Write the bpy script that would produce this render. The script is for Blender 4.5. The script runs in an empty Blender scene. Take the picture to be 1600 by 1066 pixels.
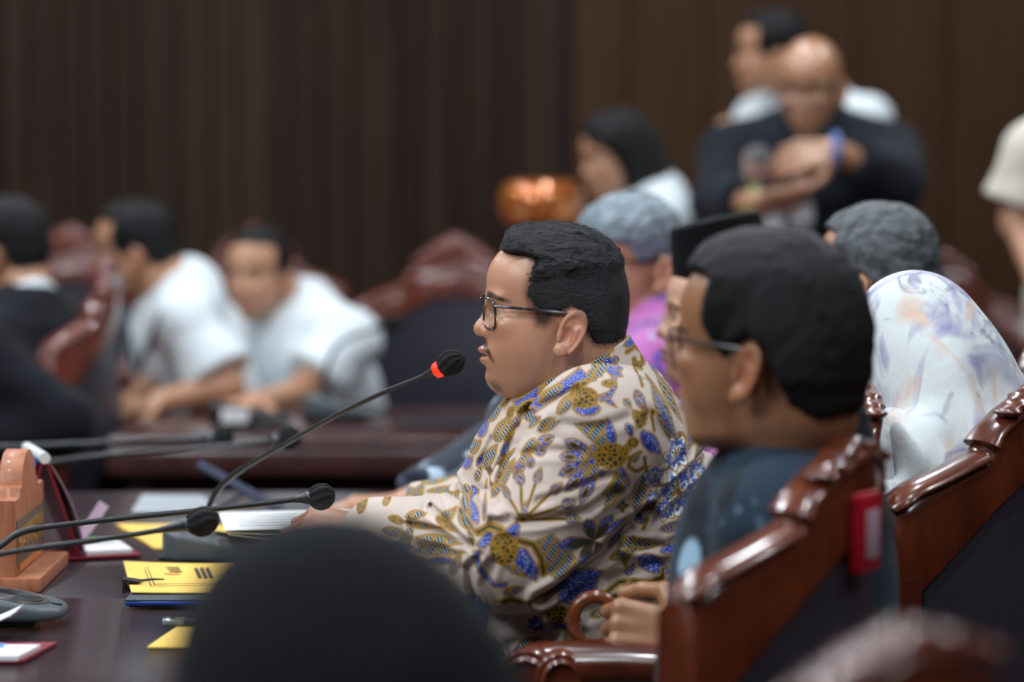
import bpy, bmesh, math, random
import numpy as np
from mathutils import Vector, Matrix

random.seed(7)
scene = bpy.context.scene
COL = scene.collection

# ------------------------------------------------------------------ camera
CAM_Z, FPX, PITCH = 1.40, 4600.0, math.atan(333.0 / 4600.0)
cam_data = bpy.data.cameras.new('camera')
cam = bpy.data.objects.new('camera', cam_data)
COL.objects.link(cam)
cam.location = (0, 0, CAM_Z)
cam.rotation_euler = (math.pi / 2 - PITCH, 0, 0)
cam_data.sensor_width = 36.0
cam_data.lens = FPX * 36.0 / 1600.0
cam_data.clip_start, cam_data.clip_end = 0.05, 60
cam_data.dof.use_dof = True
cam_data.dof.focus_distance = 3.97
cam_data.dof.aperture_fstop = 2.0
scene.camera = cam

# ------------------------------------------------------------------ colour management, world
scene.view_settings.view_transform = 'Standard'
scene.view_settings.look = 'None'
scene.view_settings.exposure = EXPOSURE = 0.0
scene.view_settings.gamma = 1.0
scene.view_settings.use_curve_mapping = False
scene.cycles.use_denoising = True
world = bpy.data.worlds.new('world')
scene.world = world
world.use_nodes = True
world.node_tree.nodes['Background'].inputs[0].default_value = (0.80, 0.90, 1.0, 1)
world.node_tree.nodes['Background'].inputs[1].default_value = 0.035

# ------------------------------------------------------------------ area lights: ceiling lamps and one added key light
def area(x, y, power, size, z=3.72, color=(0.89, 0.95, 1.0), aim=None, shape='DISK', size_y=None):
    d = bpy.data.lights.new('ceiling_or_key_light', 'AREA')
    d.shape, d.size, d.energy, d.color = shape, size, power, color
    if size_y: d.size_y = size_y
    o = bpy.data.objects.new('ceiling_or_key_light', d)
    COL.objects.link(o)
    o.location = (x, y, z)
    if aim is not None:
        o.rotation_euler = (Vector(aim) - Vector((x, y, z))).to_track_quat('-Z', 'Y').to_euler()
    return o
LAMPS = []
for ly in (0.6, 2.6, 4.6, 6.6, 8.2):
    for lx in (-3.4, -1.5, 0.4, 2.3):
        LAMPS.append((lx, ly))
        area(lx, ly, (34 if lx < 0 else 20) if 2 < ly < 5 else 22, 0.15)
area(-3.2, 1.6, 60, 1.6, z=3.6, aim=(0, 4.2, 0.9), shape='RECTANGLE', size_y=1.0)  # added key light aimed at the speaker, no fixture belongs to it

# ------------------------------------------------------------------ small helpers
def lin(r, g=None, b=None):
    if g is None: r, g, b = r
    f = lambda c: ((c / 255.0) / 12.92) if c / 255.0 <= 0.04045 else (((c / 255.0) + 0.055) / 1.055) ** 2.4
    return (f(r), f(g), f(b))
CP, SP = math.cos(PITCH), math.sin(PITCH)
def ray(px, py):
    u, v = (px - 800.0) / FPX, -(py - 533.0) / FPX
    return np.array([u, CP + v * SP, -SP + v * CP])
def P(px, py, d):                      # the point at world depth Y = d seen at that photo pixel
    r = ray(px, py); r = r / r[1] * d
    return np.array([r[0], r[1], CAM_Z + r[2]])
def T(px, py, z=0.75):                 # the point of a horizontal plane seen at that photo pixel
    r = ray(px, py); r = r * ((z - CAM_Z) / r[2])
    return np.array([r[0], r[1], z])

# ------------------------------------------------------------------ node materials
class NT:
    def __init__(s, name):
        s.m = bpy.data.materials.new(name); s.m.use_nodes = True
        s.t = s.m.node_tree; s.b = s.t.nodes['Principled BSDF']
    def n(s, typ, **kw):
        nd = s.t.nodes.new(typ)
        for k, v in kw.items():
            if k.startswith('i_'):
                key = k[2:]; key = int(key) if key.isdigit() else key.replace('_', ' ')
                s.put(nd.inputs[key], v)
            else: setattr(nd, k, v)
        return nd
    def put(s, sock, v):
        if isinstance(v, bpy.types.NodeSocket): s.t.links.new(v, sock)
        else:
            if isinstance(v, (tuple, list)) and len(v) == 3 and sock.type == 'RGBA': v = (*v, 1)
            sock.default_value = v
    def math(s, op, a, b=None, clamp=False):
        nd = s.t.nodes.new('ShaderNodeMath'); nd.operation = op; nd.use_clamp = clamp
        s.put(nd.inputs[0], a)
        if b is not None: s.put(nd.inputs[1], b)
        return nd.outputs[0]
    def mix(s, f, a, b, blend='MIX'):
        nd = s.t.nodes.new('ShaderNodeMix'); nd.data_type = 'RGBA'; nd.blend_type = blend
        s.put(nd.inputs[0], f); s.put(nd.inputs[6], a); s.put(nd.inputs[7], b)
        return nd.outputs[2]
    def ramp(s, f, stops):
        nd = s.t.nodes.new('ShaderNodeValToRGB'); s.put(nd.inputs[0], f)
        el = nd.color_ramp.elements
        while len(el) < len(stops): el.new(0.5)
        for e, (p, c) in zip(el, stops): e.position = p; e.color = (*c, 1)
        return nd.outputs[0]
    def coords(s, kind='Object', scale=(1, 1, 1), rot=(0, 0, 0)):
        tc = s.t.nodes.new('ShaderNodeTexCoord'); mp = s.t.nodes.new('ShaderNodeMapping')
        mp.inputs['Scale'].default_value = scale; mp.inputs['Rotation'].default_value = rot
        s.t.links.new(tc.outputs[kind], mp.inputs[0]); return mp.outputs[0]
    def noise(s, vec, scale, detail=4, rough=0.55, dist=0.0, out=0):
        nd = s.t.nodes.new('ShaderNodeTexNoise'); s.put(nd.inputs['Vector'], vec)
        nd.inputs['Scale'].default_value = scale; nd.inputs['Detail'].default_value = detail
        nd.inputs['Roughness'].default_value = rough; nd.inputs['Distortion'].default_value = dist
        return nd.outputs[out]
    def attr(s, name, out='Color'):
        nd = s.t.nodes.new('ShaderNodeAttribute'); nd.attribute_name = name; return nd.outputs[out]
    def bump(s, h, strength=0.3, dist=0.002):
        nd = s.t.nodes.new('ShaderNodeBump'); s.put(nd.inputs['Height'], h)
        nd.inputs['Strength'].default_value = strength; nd.inputs['Distance'].default_value = dist
        s.t.links.new(nd.outputs[0], s.b.inputs['Normal'])
    def base(s, c): s.put(s.b.inputs['Base Color'], c)
    def set(s, **kw):
        for k, v in kw.items(): s.put(s.b.inputs[k.replace('_', ' ')], v)

def simple(name, rgb, rough=0.5, var=0.12, scale=60, bump=0.0, metal=0.0, spec=0.5, coat=0.0, emis=None):
    n = NT(name); v = n.coords(); f = n.noise(v, scale)
    c = lin(rgb); lo = tuple(x * (1 - var) for x in c); hi = tuple(min(1, x * (1 + var)) for x in c)
    n.base(n.ramp(f, [(0.3, lo), (0.7, hi)]))
    n.set(Roughness=rough, Metallic=metal)
    n.b.inputs['Specular IOR Level'].default_value = spec
    n.b.inputs['Coat Weight'].default_value = coat
    n.b.inputs['Coat Roughness'].default_value = 0.12
    if bump: n.bump(f, bump)
    if emis:
        n.b.inputs['Emission Color'].default_value = (*lin(emis[0]), 1); n.b.inputs['Emission Strength'].default_value = emis[1]
    return n.m

def wood(name, dark, light, rough=0.3, scale=(3, 3, 30), coat=0.3, spec=0.5, random_obj=0.0, grain=1.0, coat_rough=0.12):
    n = NT(name); v = n.coords(scale=scale)
    oi = n.t.nodes.new('ShaderNodeObjectInfo')
    ad = n.t.nodes.new('ShaderNodeVectorMath'); ad.operation = 'ADD'
    n.put(ad.inputs[0], v)
    mu = n.math('MULTIPLY', oi.outputs['Random'], 37.0)
    cb = n.t.nodes.new('ShaderNodeCombineXYZ'); n.put(cb.inputs[0], mu); n.put(cb.inputs[1], mu); n.put(cb.inputs[2], mu)
    n.put(ad.inputs[1], cb.outputs[0])
    f = n.noise(ad.outputs[0], 1.6, 6, 0.62, 1.2)
    g = n.noise(ad.outputs[0], 9.0, 3, 0.5, 0.4)
    f2 = n.math('ADD', n.math('MULTIPLY', f, 0.75), n.math('MULTIPLY', g, 0.25 * grain))
    c = n.ramp(f2, [(0.32, lin(dark)), (0.68, lin(light))])
    if random_obj:
        k = n.math('ADD', n.math('MULTIPLY', oi.outputs['Random'], random_obj), 1 - random_obj / 2)
        hs = n.t.nodes.new('ShaderNodeHueSaturation'); n.put(hs.inputs['Value'], k); n.put(hs.inputs['Color'], c); c = hs.outputs[0]
    n.base(c); n.set(Roughness=rough)
    n.b.inputs['Specular IOR Level'].default_value = spec
    n.b.inputs['Coat Weight'].default_value = coat; n.b.inputs['Coat Roughness'].default_value = coat_rough
    n.bump(f2, 0.08, 0.002)
    return n.m

# ------------------------------------------------------------------ object helpers
def link(o, parent=None):
    COL.objects.link(o)
    if parent is not None: o.parent = parent
    return o
def tag(o, label=None, cat=None, group=None, kind=None):
    if label: o['label'] = label
    if cat: o['category'] = cat
    if group: o['group'] = group
    if kind: o['kind'] = kind
    return o
def thing(name, label, cat, loc=(0, 0, 0), rz=0.0, group=None):
    o = bpy.data.objects.new(name, None); o.empty_display_size = 0.05
    o.location = tuple(loc); o.rotation_euler = (0, 0, rz); COL.objects.link(o)
    return tag(o, label, cat, group)
def from_arrays(name, verts, faces, mat, parent=None, smooth=True, attrs=None, loc=None):
    """mesh from numpy arrays; faces (n,4) or (n,3) array or list; verts in the parent's space"""
    me = bpy.data.meshes.new(name)
    if isinstance(faces, np.ndarray):
        v = np.ascontiguousarray(verts, dtype=np.float32); f = np.ascontiguousarray(faces, dtype=np.int32)
        me.vertices.add(len(v)); me.vertices.foreach_set('co', v.ravel())
        k = f.shape[1]
        me.loops.add(f.size); me.loops.foreach_set('vertex_index', f.ravel())
        me.polygons.add(len(f)); me.polygons.foreach_set('loop_start', np.arange(0, f.size, k, dtype=np.int32))
        me.update(calc_edges=True); me.validate()
    else:
        me.from_pydata([tuple(map(float, q)) for q in verts], [], faces); me.update()
    if smooth: me.polygons.foreach_set('use_smooth', np.ones(len(me.polygons), dtype=bool))
    for k, a in (attrs or {}).items():
        at = me.color_attributes.new(k, 'FLOAT_COLOR', 'POINT')
        c = np.ones((len(a), 4), dtype=np.float32); c[:, :a.shape[1]] = a
        at.data.foreach_set('color', c.ravel())
    for m in (mat if isinstance(mat, (list, tuple)) else [mat]): me.materials.append(m)
    o = bpy.data.objects.new(name, me)
    if loc is not None: o.location = tuple(loc)
    return link(o, parent)
class MB:
    """collects solids and makes ONE mesh object of them"""
    def __init__(s): s.bm = bmesh.new()
    def box(s, c, size, rot=None, bevel=0.0, seg=2):
        r = bmesh.ops.create_cube(s.bm, size=1.0)['verts']
        M = Matrix.Translation(Vector(tuple(c))) @ (rot.to_4x4() if rot is not None else Matrix()) @ Matrix.Diagonal((*size, 1))
        bmesh.ops.transform(s.bm, matrix=M, verts=r)
        if bevel:
            es = list({e for v in r for e in v.link_edges})
            bmesh.ops.bevel(s.bm, geom=es, offset=bevel, segments=seg, affect='EDGES', profile=0.5)
        return s
    def tube(s, pts, rad, seg=10, caps=True, flat=1.0, closed=False):
        pts = [Vector(tuple(map(float, p))) for p in pts]; n = len(pts)
        rad = rad if isinstance(rad, (list, tuple)) else [rad] * n
        rings = []; up = None
        for i, p in enumerate(pts):
            if closed: t = (pts[(i + 1) % n] - pts[i - 1]).normalized()
            else: t = (pts[min(i + 1, n - 1)] - pts[max(i - 1, 0)]).normalized()
            if up is None:
                up = Vector((0, 0, 1)) if abs(t.z) < 0.9 else Vector((1, 0, 0))
            a = t.cross(up).normalized(); b = a.cross(t).normalized(); up = b
            rings.append([s.bm.verts.new(p + (a * math.cos(2 * math.pi * k / seg) + b * math.sin(2 * math.pi * k / seg) * flat) * rad[i]) for k in range(seg)])
        m = n if closed else n - 1
        for i in range(m):
            r0, r1 = rings[i], rings[(i + 1) % n]
            for k in range(seg): s.bm.faces.new((r0[k], r0[(k + 1) % seg], r1[(k + 1) % seg], r1[k]))
        if caps and not closed:
            s.bm.faces.new(rings[0][::-1]); s.bm.faces.new(rings[-1])
        return s
    def lathe(s, prof, c=(0, 0, 0), seg=24, rot=None):
        c = Vector(tuple(map(float, c))); rings = []
        for r, z in prof:
            ring = []
            for k in range(seg):
                a = 2 * math.pi * k / seg; v = Vector((r * math.cos(a), r * math.sin(a), z))
                if rot is not None: v = rot @ v
                ring.append(s.bm.verts.new(c + v))
            rings.append(ring)
        for r0, r1 in zip(rings, rings[1:]):
            for k in range(seg): s.bm.faces.new((r0[k], r0[(k + 1) % seg], r1[(k + 1) % seg], r1[k]))
        s.bm.faces.new(rings[0][::-1]); s.bm.faces.new(rings[-1])
        return s
    def prism(s, poly, axis, lo, hi, bevel=0.0):
        """polygon in the two other axes (order x,y,z without axis) extruded along axis"""
        def mk(p, h):
            q = [p[0], p[1]]; q.insert(axis, h); return s.bm.verts.new(q)
        a = [mk(p, lo) for p in poly]; b = [mk(p, hi) for p in poly]; n = len(poly)
        fs = [s.bm.faces.new(a), s.bm.faces.new(b[::-1])]
        for i in range(n): fs.append(s.bm.faces.new((a[i], b[i], b[(i + 1) % n], a[(i + 1) % n])))
        bmesh.ops.recalc_face_normals(s.bm, faces=fs)
        if bevel:
            es = list({e for f in fs[:2] for e in f.edges})
            bmesh.ops.bevel(s.bm, geom=es, offset=bevel, segments=2, affect='EDGES', profile=0.5)
        return s
    def sheet(s, grid, thick=0.001):
        """rows of points -> thin slab following them"""
        g = [[Vector(tuple(map(float, p))) for p in row] for row in grid]
        R, Cn = len(g), len(g[0]); top = []; bot = []
        for i in range(R):
            tr, br = [], []
            for j in range(Cn):
                du = g[min(i + 1, R - 1)][j] - g[max(i - 1, 0)][j]; dv = g[i][min(j + 1, Cn - 1)] - g[i][max(j - 1, 0)]
                nn = du.cross(dv); nn = nn.normalized() if nn.length > 1e-12 else Vector((0, 0, 1))
                tr.append(s.bm.verts.new(g[i][j] + nn * thick / 2)); br.append(s.bm.verts.new(g[i][j] - nn * thick / 2))
            top.append(tr); bot.append(br)
        F = s.bm.faces.new
        for i in range(R - 1):
            for j in range(Cn - 1):
                F((top[i][j], top[i + 1][j], top[i + 1][j + 1], top[i][j + 1])); F((bot[i][j], bot[i][j + 1], bot[i + 1][j + 1], bot[i + 1][j]))
        for i in range(R - 1):
            F((top[i][0], bot[i][0], bot[i + 1][0], top[i + 1][0])); F((top[i][-1], top[i + 1][-1], bot[i + 1][-1], bot[i][-1]))
        for j in range(Cn - 1):
            F((top[0][j], top[0][j + 1], bot[0][j + 1], bot[0][j])); F((top[-1][j], bot[-1][j], bot[-1][j + 1], top[-1][j + 1]))
        return s
    def build(s, name, mat, parent=None, smooth=True, loc=None, angle=40):
        bmesh.ops.recalc_face_normals(s.bm, faces=s.bm.faces[:])
        me = bpy.data.meshes.new(name); s.bm.to_mesh(me); s.bm.free()
        me.materials.append(mat)
        if smooth:
            me.polygons.foreach_set('use_smooth', np.ones(len(me.polygons), dtype=bool))
            me.set_sharp_from_angle(angle=math.radians(angle))
        o = bpy.data.objects.new(name, me)
        if loc is not None: o.location = tuple(loc)
        return link(o, parent)
def copy_tree(o, parent=None):
    c = o.copy(); COL.objects.link(c)
    if parent is not None: c.parent = parent
    for ch in list(o.children): copy_tree(ch, c)
    return c

# ------------------------------------------------------------------ signed-distance modelling
def ell(p, c, r):
    q = (p - np.asarray(c, np.float32)) / np.asarray(r, np.float32)
    k0 = np.sqrt((q * q).sum(1)); q2 = q / np.asarray(r, np.float32)
    k1 = np.sqrt((q2 * q2).sum(1)) + 1e-9
    return k0 * (k0 - 1.0) / k1
def sph(p, c, r): return np.sqrt(((p - np.asarray(c, np.float32)) ** 2).sum(1)) - r
def cone(p, a, b, r1, r2):
    a = np.asarray(a, np.float32); b = np.asarray(b, np.float32)
    ba = b - a; L = float(ba @ ba) + 1e-12
    t = np.clip(((p - a) @ ba) / L, 0, 1)
    return np.sqrt(((p - a - t[:, None] * ba) ** 2).sum(1)) - (r1 + (r2 - r1) * t)
def smin(a, b, k):
    h = np.maximum(k - np.abs(a - b), 0) / k
    return np.minimum(a, b) - h * h * k * 0.25
def smax(a, b, k): return -smin(-a, -b, k)
def smins(lst, k):
    d = lst[0]
    for e in lst[1:]: d = smin(d, e, k)
    return d
def poly_sdf(x, z, poly):
    """signed distance in 2-D to a polygon, negative inside"""
    poly = np.asarray(poly, np.float32); d = np.full(len(x), 1e9, np.float32); s = np.ones(len(x), np.float32)
    n = len(poly)
    for i in range(n):
        ax, az = poly[i]; bx, bz = poly[i - 1]
        ex, ez = bx - ax, bz - az; wx, wz = x - ax, z - az
        t = np.clip((wx * ex + wz * ez) / (ex * ex + ez * ez + 1e-12), 0, 1)
        d = np.minimum(d, (wx - ex * t) ** 2 + (wz - ez * t) ** 2)
        c1 = z >= az; c2 = z < bz; c3 = ex * wz > ez * wx
        flip = (c1 & c2 & c3) | (~c1 & ~c2 & ~c3)
        s = np.where(flip, -s, s)
    return s * np.sqrt(d)
def _hash(i, j, k):
    h = (i * 374761393 + j * 668265263 + k * 2147483647) & 0xffffffff
    h = ((h ^ (h >> 13)) * 1274126177) & 0xffffffff
    return ((h ^ (h >> 16)) & 0xffff).astype(np.float32) / 65535.0
def vnoise(p, s):
    """value noise in [-1,1]; s scalar or per-axis frequency"""
    q = p * np.asarray(s, np.float32); i = np.floor(q).astype(np.int64); f = (q - i).astype(np.float32)
    f = f * f * (3 - 2 * f); r = 0
    for dx in (0, 1):
        for dy in (0, 1):
            for dz in (0, 1):
                w = (f[:, 0] if dx else 1 - f[:, 0]) * (f[:, 1] if dy else 1 - f[:, 1]) * (f[:, 2] if dz else 1 - f[:, 2])
                r = r + w * _hash(i[:, 0] + dx, i[:, 1] + dy, i[:, 2] + dz)
    return r * 2 - 1
def axis(lo, hi, coarse, fine=()):
    out = [lo]
    while out[-1] < hi:
        x = out[-1]; st = coarse
        for a, b, f in fine:
            if a - coarse <= x <= b: st = min(st, f)
        out.append(x + st)
    return np.array(out, np.float32)
def chunked(f, p, n=150000):
    if len(p) == 0: return np.zeros(0, np.float32)
    return np.concatenate([f(p[i:i + n]).astype(np.float32) for i in range(0, len(p), n)])
def surface(f, xs, ys, zs, S=4, newton=1, slack=1.35):
    """dual (surface-nets) mesh of f = 0 on a rectilinear grid, evaluated only near the surface"""
    def pad(a):
        m = (-(len(a) - 1)) % S
        return np.concatenate([a, a[-1] + (a[-1] - a[-2]) * np.arange(1, m + 1)]).astype(np.float32)
    xs, ys, zs = pad(xs), pad(ys), pad(zs)
    nx, ny, nz = len(xs), len(ys), len(zs)
    bx, by, bz = (nx - 1) // S, (ny - 1) // S, (nz - 1) // S
    lo = [a[:-1:S] for a in (xs, ys, zs)]; hi = [a[S::S] for a in (xs, ys, zs)]
    C = np.stack(np.meshgrid(*[(l + h) / 2 for l, h in zip(lo, hi)], indexing='ij'), -1).reshape(-1, 3)
    H = np.stack(np.meshgrid(*[(h - l) / 2 for l, h in zip(lo, hi)], indexing='ij'), -1).reshape(-1, 3)
    fc = chunked(f, C)
    act = np.abs(fc) < np.sqrt((H * H).sum(1)) * slack
    F = np.repeat(np.repeat(np.repeat(np.where(fc < 0, -1e3, 1e3).reshape(bx, by, bz).astype(np.float32), S, 0), S, 1), S, 2)
    F = np.pad(F, ((0, 1), (0, 1), (0, 1)), mode='edge')
    need = np.zeros((nx, ny, nz), bool)
    ab = np.argwhere(act.reshape(bx, by, bz)) * S
    for i in range(S + 1):
        for j in range(S + 1):
            for k in range(S + 1): need[ab[:, 0] + i, ab[:, 1] + j, ab[:, 2] + k] = True
    idx = np.argwhere(need)
    pts = np.stack([xs[idx[:, 0]], ys[idx[:, 1]], zs[idx[:, 2]]], 1)
    F[need] = chunked(f, pts)
    I = F < 0
    cnt = np.zeros((nx - 1, ny - 1, nz - 1), np.int8)
    for i in (0, 1):
        for j in (0, 1):
            for k in (0, 1): cnt += I[i:nx - 1 + i, j:ny - 1 + j, k:nz - 1 + k]
    cells = np.argwhere((cnt > 0) & (cnt < 8))
    vid = np.full((nx - 1, ny - 1, nz - 1), -1, np.int32)
    vid[cells[:, 0], cells[:, 1], cells[:, 2]] = np.arange(len(cells))
    acc = np.zeros((len(cells), 3), np.float32); num = np.zeros(len(cells), np.float32)
    ax3 = (xs, ys, zs)
    cor = [(i, j, k) for i in (0, 1) for j in (0, 1) for k in (0, 1)]
    for a in cor:
        for d in range(3):
            if a[d]: continue
            b = list(a); b[d] = 1
            ia = [cells[:, q] + a[q] for q in range(3)]; ib = [cells[:, q] + b[q] for q in range(3)]
            fa = F[ia[0], ia[1], ia[2]]; fb = F[ib[0], ib[1], ib[2]]
            m = (fa < 0) != (fb < 0)
            t = np.where(m, fa / np.where(m, fa - fb, 1), 0)
            t = np.where(np.abs(fa) > 900, 1.0, np.where(np.abs(fb) > 900, 0.0, t))
            pa = np.stack([ax3[q][ia[q]] for q in range(3)], 1); pb = np.stack([ax3[q][ib[q]] for q in range(3)], 1)
            acc += np.where(m[:, None], pa + t[:, None] * (pb - pa), 0); num += m
    V = acc / np.maximum(num, 1)[:, None]
    quads = []
    for d in range(3):
        sl0 = [slice(1, -1)] * 3; sl0[d] = slice(0, -1); sl1 = [slice(1, -1)] * 3; sl1[d] = slice(1, None)
        A, B = I[tuple(sl0)], I[tuple(sl1)]
        e = np.argwhere(A != B)
        if len(e) == 0: continue
        g = e.copy()
        for q in range(3):
            if q != d: g[:, q] += 1
        u, v = [q for q in range(3) if q != d]
        def c(du, dv):
            h = g.copy(); h[:, u] -= du; h[:, v] -= dv
            return vid[h[:, 0], h[:, 1], h[:, 2]]
        q4 = np.stack([c(1, 1), c(0, 1), c(0, 0), c(1, 0)], 1)
        inside = A[e[:, 0], e[:, 1], e[:, 2]]
        if d == 1: inside = ~inside
        q4 = np.where(inside[:, None], q4, q4[:, ::-1])
        quads.append(q4)
    Q = np.concatenate(quads)
    Q = Q[(Q >= 0).all(1)]
    for _ in range(newton):
        h = 0.0008; f0 = chunked(f, V)
        g = np.stack([chunked(f, V + np.eye(3, dtype=np.float32)[q] * h) - f0 for q in range(3)], 1) / h
        stp = np.clip(f0 / np.maximum((g * g).sum(1), 0.15), -0.004, 0.004)
        V = V - stp[:, None] * g
    return V, Q
def rotm(yaw=0.0, pitch=0.0, roll=0.0):
    """head frame: faces -X. yaw>0 turns away from the camera (towards +Y), pitch>0 looks down, roll>0 tips to its left"""
    y, p, r = (math.radians(a) for a in (yaw, pitch, roll))
    Rz = np.array([[math.cos(-y), -math.sin(-y), 0], [math.sin(-y), math.cos(-y), 0], [0, 0, 1]])
    Ry = np.array([[math.cos(-p), 0, math.sin(-p)], [0, 1, 0], [-math.sin(-p), 0, math.cos(-p)]])
    Rx = np.array([[1, 0, 0], [0, math.cos(r), -math.sin(r)], [0, math.sin(r), math.cos(r)]])
    return (Rz @ Ry @ Rx).astype(np.float32)
# ------------------------------------------------------------------ heads (drawn in units of 1/1150 m about the head's middle)
def hpt(px, py, lat=0.0): return (px - 870.0, lat, 480.0 - py)
class Head:
    def __init__(s, at, yaw=0, pitch=0, roll=0, scale=1.0, fat=0.0, female=False, hair='short', sock=True):
        s.H = np.asarray(at, np.float32); s.R = rotm(yaw, pitch, roll); s.U = scale / 1150.0
        s.fat, s.female, s.hair = fat, female, hair
    def loc(s, p): return ((p - s.H) @ s.R) / s.U
    def world(s, q): return s.H + (np.asarray(q, np.float32) * s.U) @ s.R.T
    def skull(s, L):
        f = s.fat
        A = L.copy(); A[:, 1] = np.abs(A[:, 1])
        d = ell(A, hpt(880, 448), (99, 82, 87))
        d = smin(d, ell(A, hpt(838, 440), (74, 69, 66)), 26)
        d = smin(d, ell(A, hpt(905, 490), (76, 70 + 5 * f, 60)), 30)
        return d
    def sdf(s, L, fine=True):
        f = s.fat
        A = L.copy(); A[:, 1] = np.abs(A[:, 1])
        d = s.skull(L)
        d = smin(d, ell(A, hpt(838, 505), (73, 60 + 3 * f, 74)), 24)                 # middle of the face
        d = smin(d, ell(A, hpt(818, 530, 33), (42, 30 + 6 * f, 44)), 26)            # cheeks
        d = smin(d, ell(A, hpt(838, 556), (68, 46 + 15 * f, 46 + 4 * f)), 26)        # jaw
        d = smin(d, sph(A, hpt(784, 588), 20 if not s.female else 18), 26)          # chin
        if f > 0.05: d = smin(d, ell(A, hpt(835, 590), (56, 46 + 10 * f, 20 + 20 * f)), 30)   # fullness under the chin
        d = smin(d, ell(A, hpt(782, 462, 20), (16, 26, 9)), 14)                      # brow
        d = smin(d, ell(A, hpt(787, 505, 38), (16, 20, 12)), 20)                     # cheekbone
        d = smin(d, ell(A, hpt(782, 552), (21, 30, 28)), 16)                         # muzzle
        d = smax(d, -ell(A, hpt(759, 484, 31), (16.5, 23, 13)), 12)                    # eye sockets
        d = smin(d, sph(A, hpt(785, 484, 30), 14.6), 5)                              # lids
        d = smax(d, -ell(A, hpt(768, 485, 32), (11.5, 17, 6.2)), 2)                     # opening of the eyes
        # nose
        n = cone(A, hpt(772, 468), hpt(762, 503), 7.5, 10.5)
        n = smin(n, sph(A, hpt(756.2, 512.5), 13.2), 8)
        n = smin(n, ell(A, hpt(765, 517, 14), (11, 8.6, 9)), 6)
        d = smin(d, n, 9)
        d = smax(d, -ell(A, hpt(762, 525.5, 7), (6, 4.2, 3.5)), 3)
        # lips
        d = smin(d, ell(A, hpt(765, 545.5), (15.5, 23, 7.2)), 5)
        d = smin(d, ell(A, hpt(766, 562), (13.5, 19, 8.4)), 5)
        d = smax(d, -ell(A, hpt(753, 554.2), (13, 26, 1.6)), 2.5)
        d = smax(d, -ell(A, hpt(755, 577), (7, 18, 5)), 8)
        # ears
        u0 = A - np.array(hpt(883, 516, 76 + 1.5 * f), np.float32)
        c, q = math.cos(math.radians(15)), math.sin(math.radians(15))
        uu, vv = u0[:, 0] * c - u0[:, 2] * q, u0[:, 0] * q + u0[:, 2] * c
        w = u0[:, 1] - 0.38 * (uu + 12)
        E = np.stack([uu, vv, w], 1)
        egg = E.copy(); egg[:, 0] = (uu - 0.5 - 0.10 * vv) / (1.0 + 0.0055 * vv)
        ear = ell(egg, (0, 0, 3), (19.5, 37.5, 6.5))
        ring = np.sqrt((egg[:, 0] / 16.5) ** 2 + (vv / 34) ** 2)
        rim = np.sqrt(((ring - 1) * 20) ** 2 + (w - 8) ** 2) - 3.4
        rim = np.where((vv < -16) & (uu < 4), rim + 5, rim)
        ear = smin(ear, rim, 3)
        ear = smax(ear, -ell(E, (-3, -4, 11), (9.5, 15, 8.0)), 3)
        ear = smax(ear, -ell(E, (4, 17, 10), (8.5, 9, 4.0)), 3)
        ear = smin(ear, cone(E, (9, 10, 6), (6, -16, 6), 3.2, 3.6), 3.5)
        ear = smin(ear, ell(E, (-14, -5, 5), (4.5, 7.5, 6)), 3)
        ear = smin(ear, ell(E, (-9, -29, 5), (10, 10, 6)), 5)
        d = smin(d, ear, 4)
        return d
    # outline (photo pixels, side view) of the scalp area that carries hair
    SHORT = [(786, 392), (800, 330), (900, 320), (1010, 380), (1010, 500), (996, 519), (944, 536), (925, 531), (913, 514), (905, 486), (886, 474), (858, 488),
             (846, 504), (834, 502), (829, 484), (818, 452), (823, 425), (832, 402), (812, 394)]
    BALDING = [(900, 395), (1010, 400), (1010, 500), (990, 519), (930, 532), (913, 514), (905, 486), (886, 474), (860, 486), (850, 440)]
    LONG = [(772, 425), (790, 320), (900, 300), (1040, 370), (1050, 520), (1020, 690), (880, 690), (860, 600), (846, 540), (834, 500), (822, 470), (800, 440)]
    def hair_sdf(s, L, thick=14.0, poly=None, rough=1.0, quiff=0.0, volume=0.0):
        poly = poly or s.SHORT
        pl = [(a - 870.0, 480.0 - b) for a, b in poly]
        e = poly_sdf(L[:, 0], L[:, 2], pl) + 2.5 * vnoise(L, 0.22)
        A = L.copy(); A[:, 1] = np.abs(A[:, 1])
        b = s.skull(L)
        b = smin(b, cone(A, hpt(910, 520), hpt(925, 590), 62 + 5 * s.fat, 66 + 5 * s.fat), 24)
        if s.hair == 'long':
            b = smin(b, ell(A, hpt(925, 560), (72, 84, 125)), 40)
        top = np.clip((L[:, 2] - 10) / 70.0, 0, 1)
        if volume: top = np.maximum(top, volume * np.clip((L[:, 0] + 20) / 60.0, 0, 1) * np.clip((L[:, 2] + 95) / 50.0, 0, 1))
        if s.hair == 'long': top = np.ones_like(top)
        t = (3.0 + (thick - 3.0) * top) * np.clip(-e / 9.0, 0, 1) ** 0.7
        t = np.where(L[:, 2] < -36, t * (0.25 if not volume and s.hair != 'long' else 1.0), t)
        if quiff:
            t = t + quiff * np.exp(-((L[:, 0] + 62) / 40.0) ** 2) * np.clip((L[:, 2] - 70) / 30.0, 0, 1)
        if rough:
            g = np.stack([L[:, 0] * 0.02 + L[:, 2] * 0.03, L[:, 1] * 0.10, L[:, 2] * 0.06 - L[:, 0] * 0.06], 1)
            t = t + rough * (vnoise(g, 1.0) * 2.6 + vnoise(g, 2.7) * 1.3) * np.clip(-e / 20.0, 0, 1) * (0.3 + 0.7 * top)
        return np.maximum(b - t, e)

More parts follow.
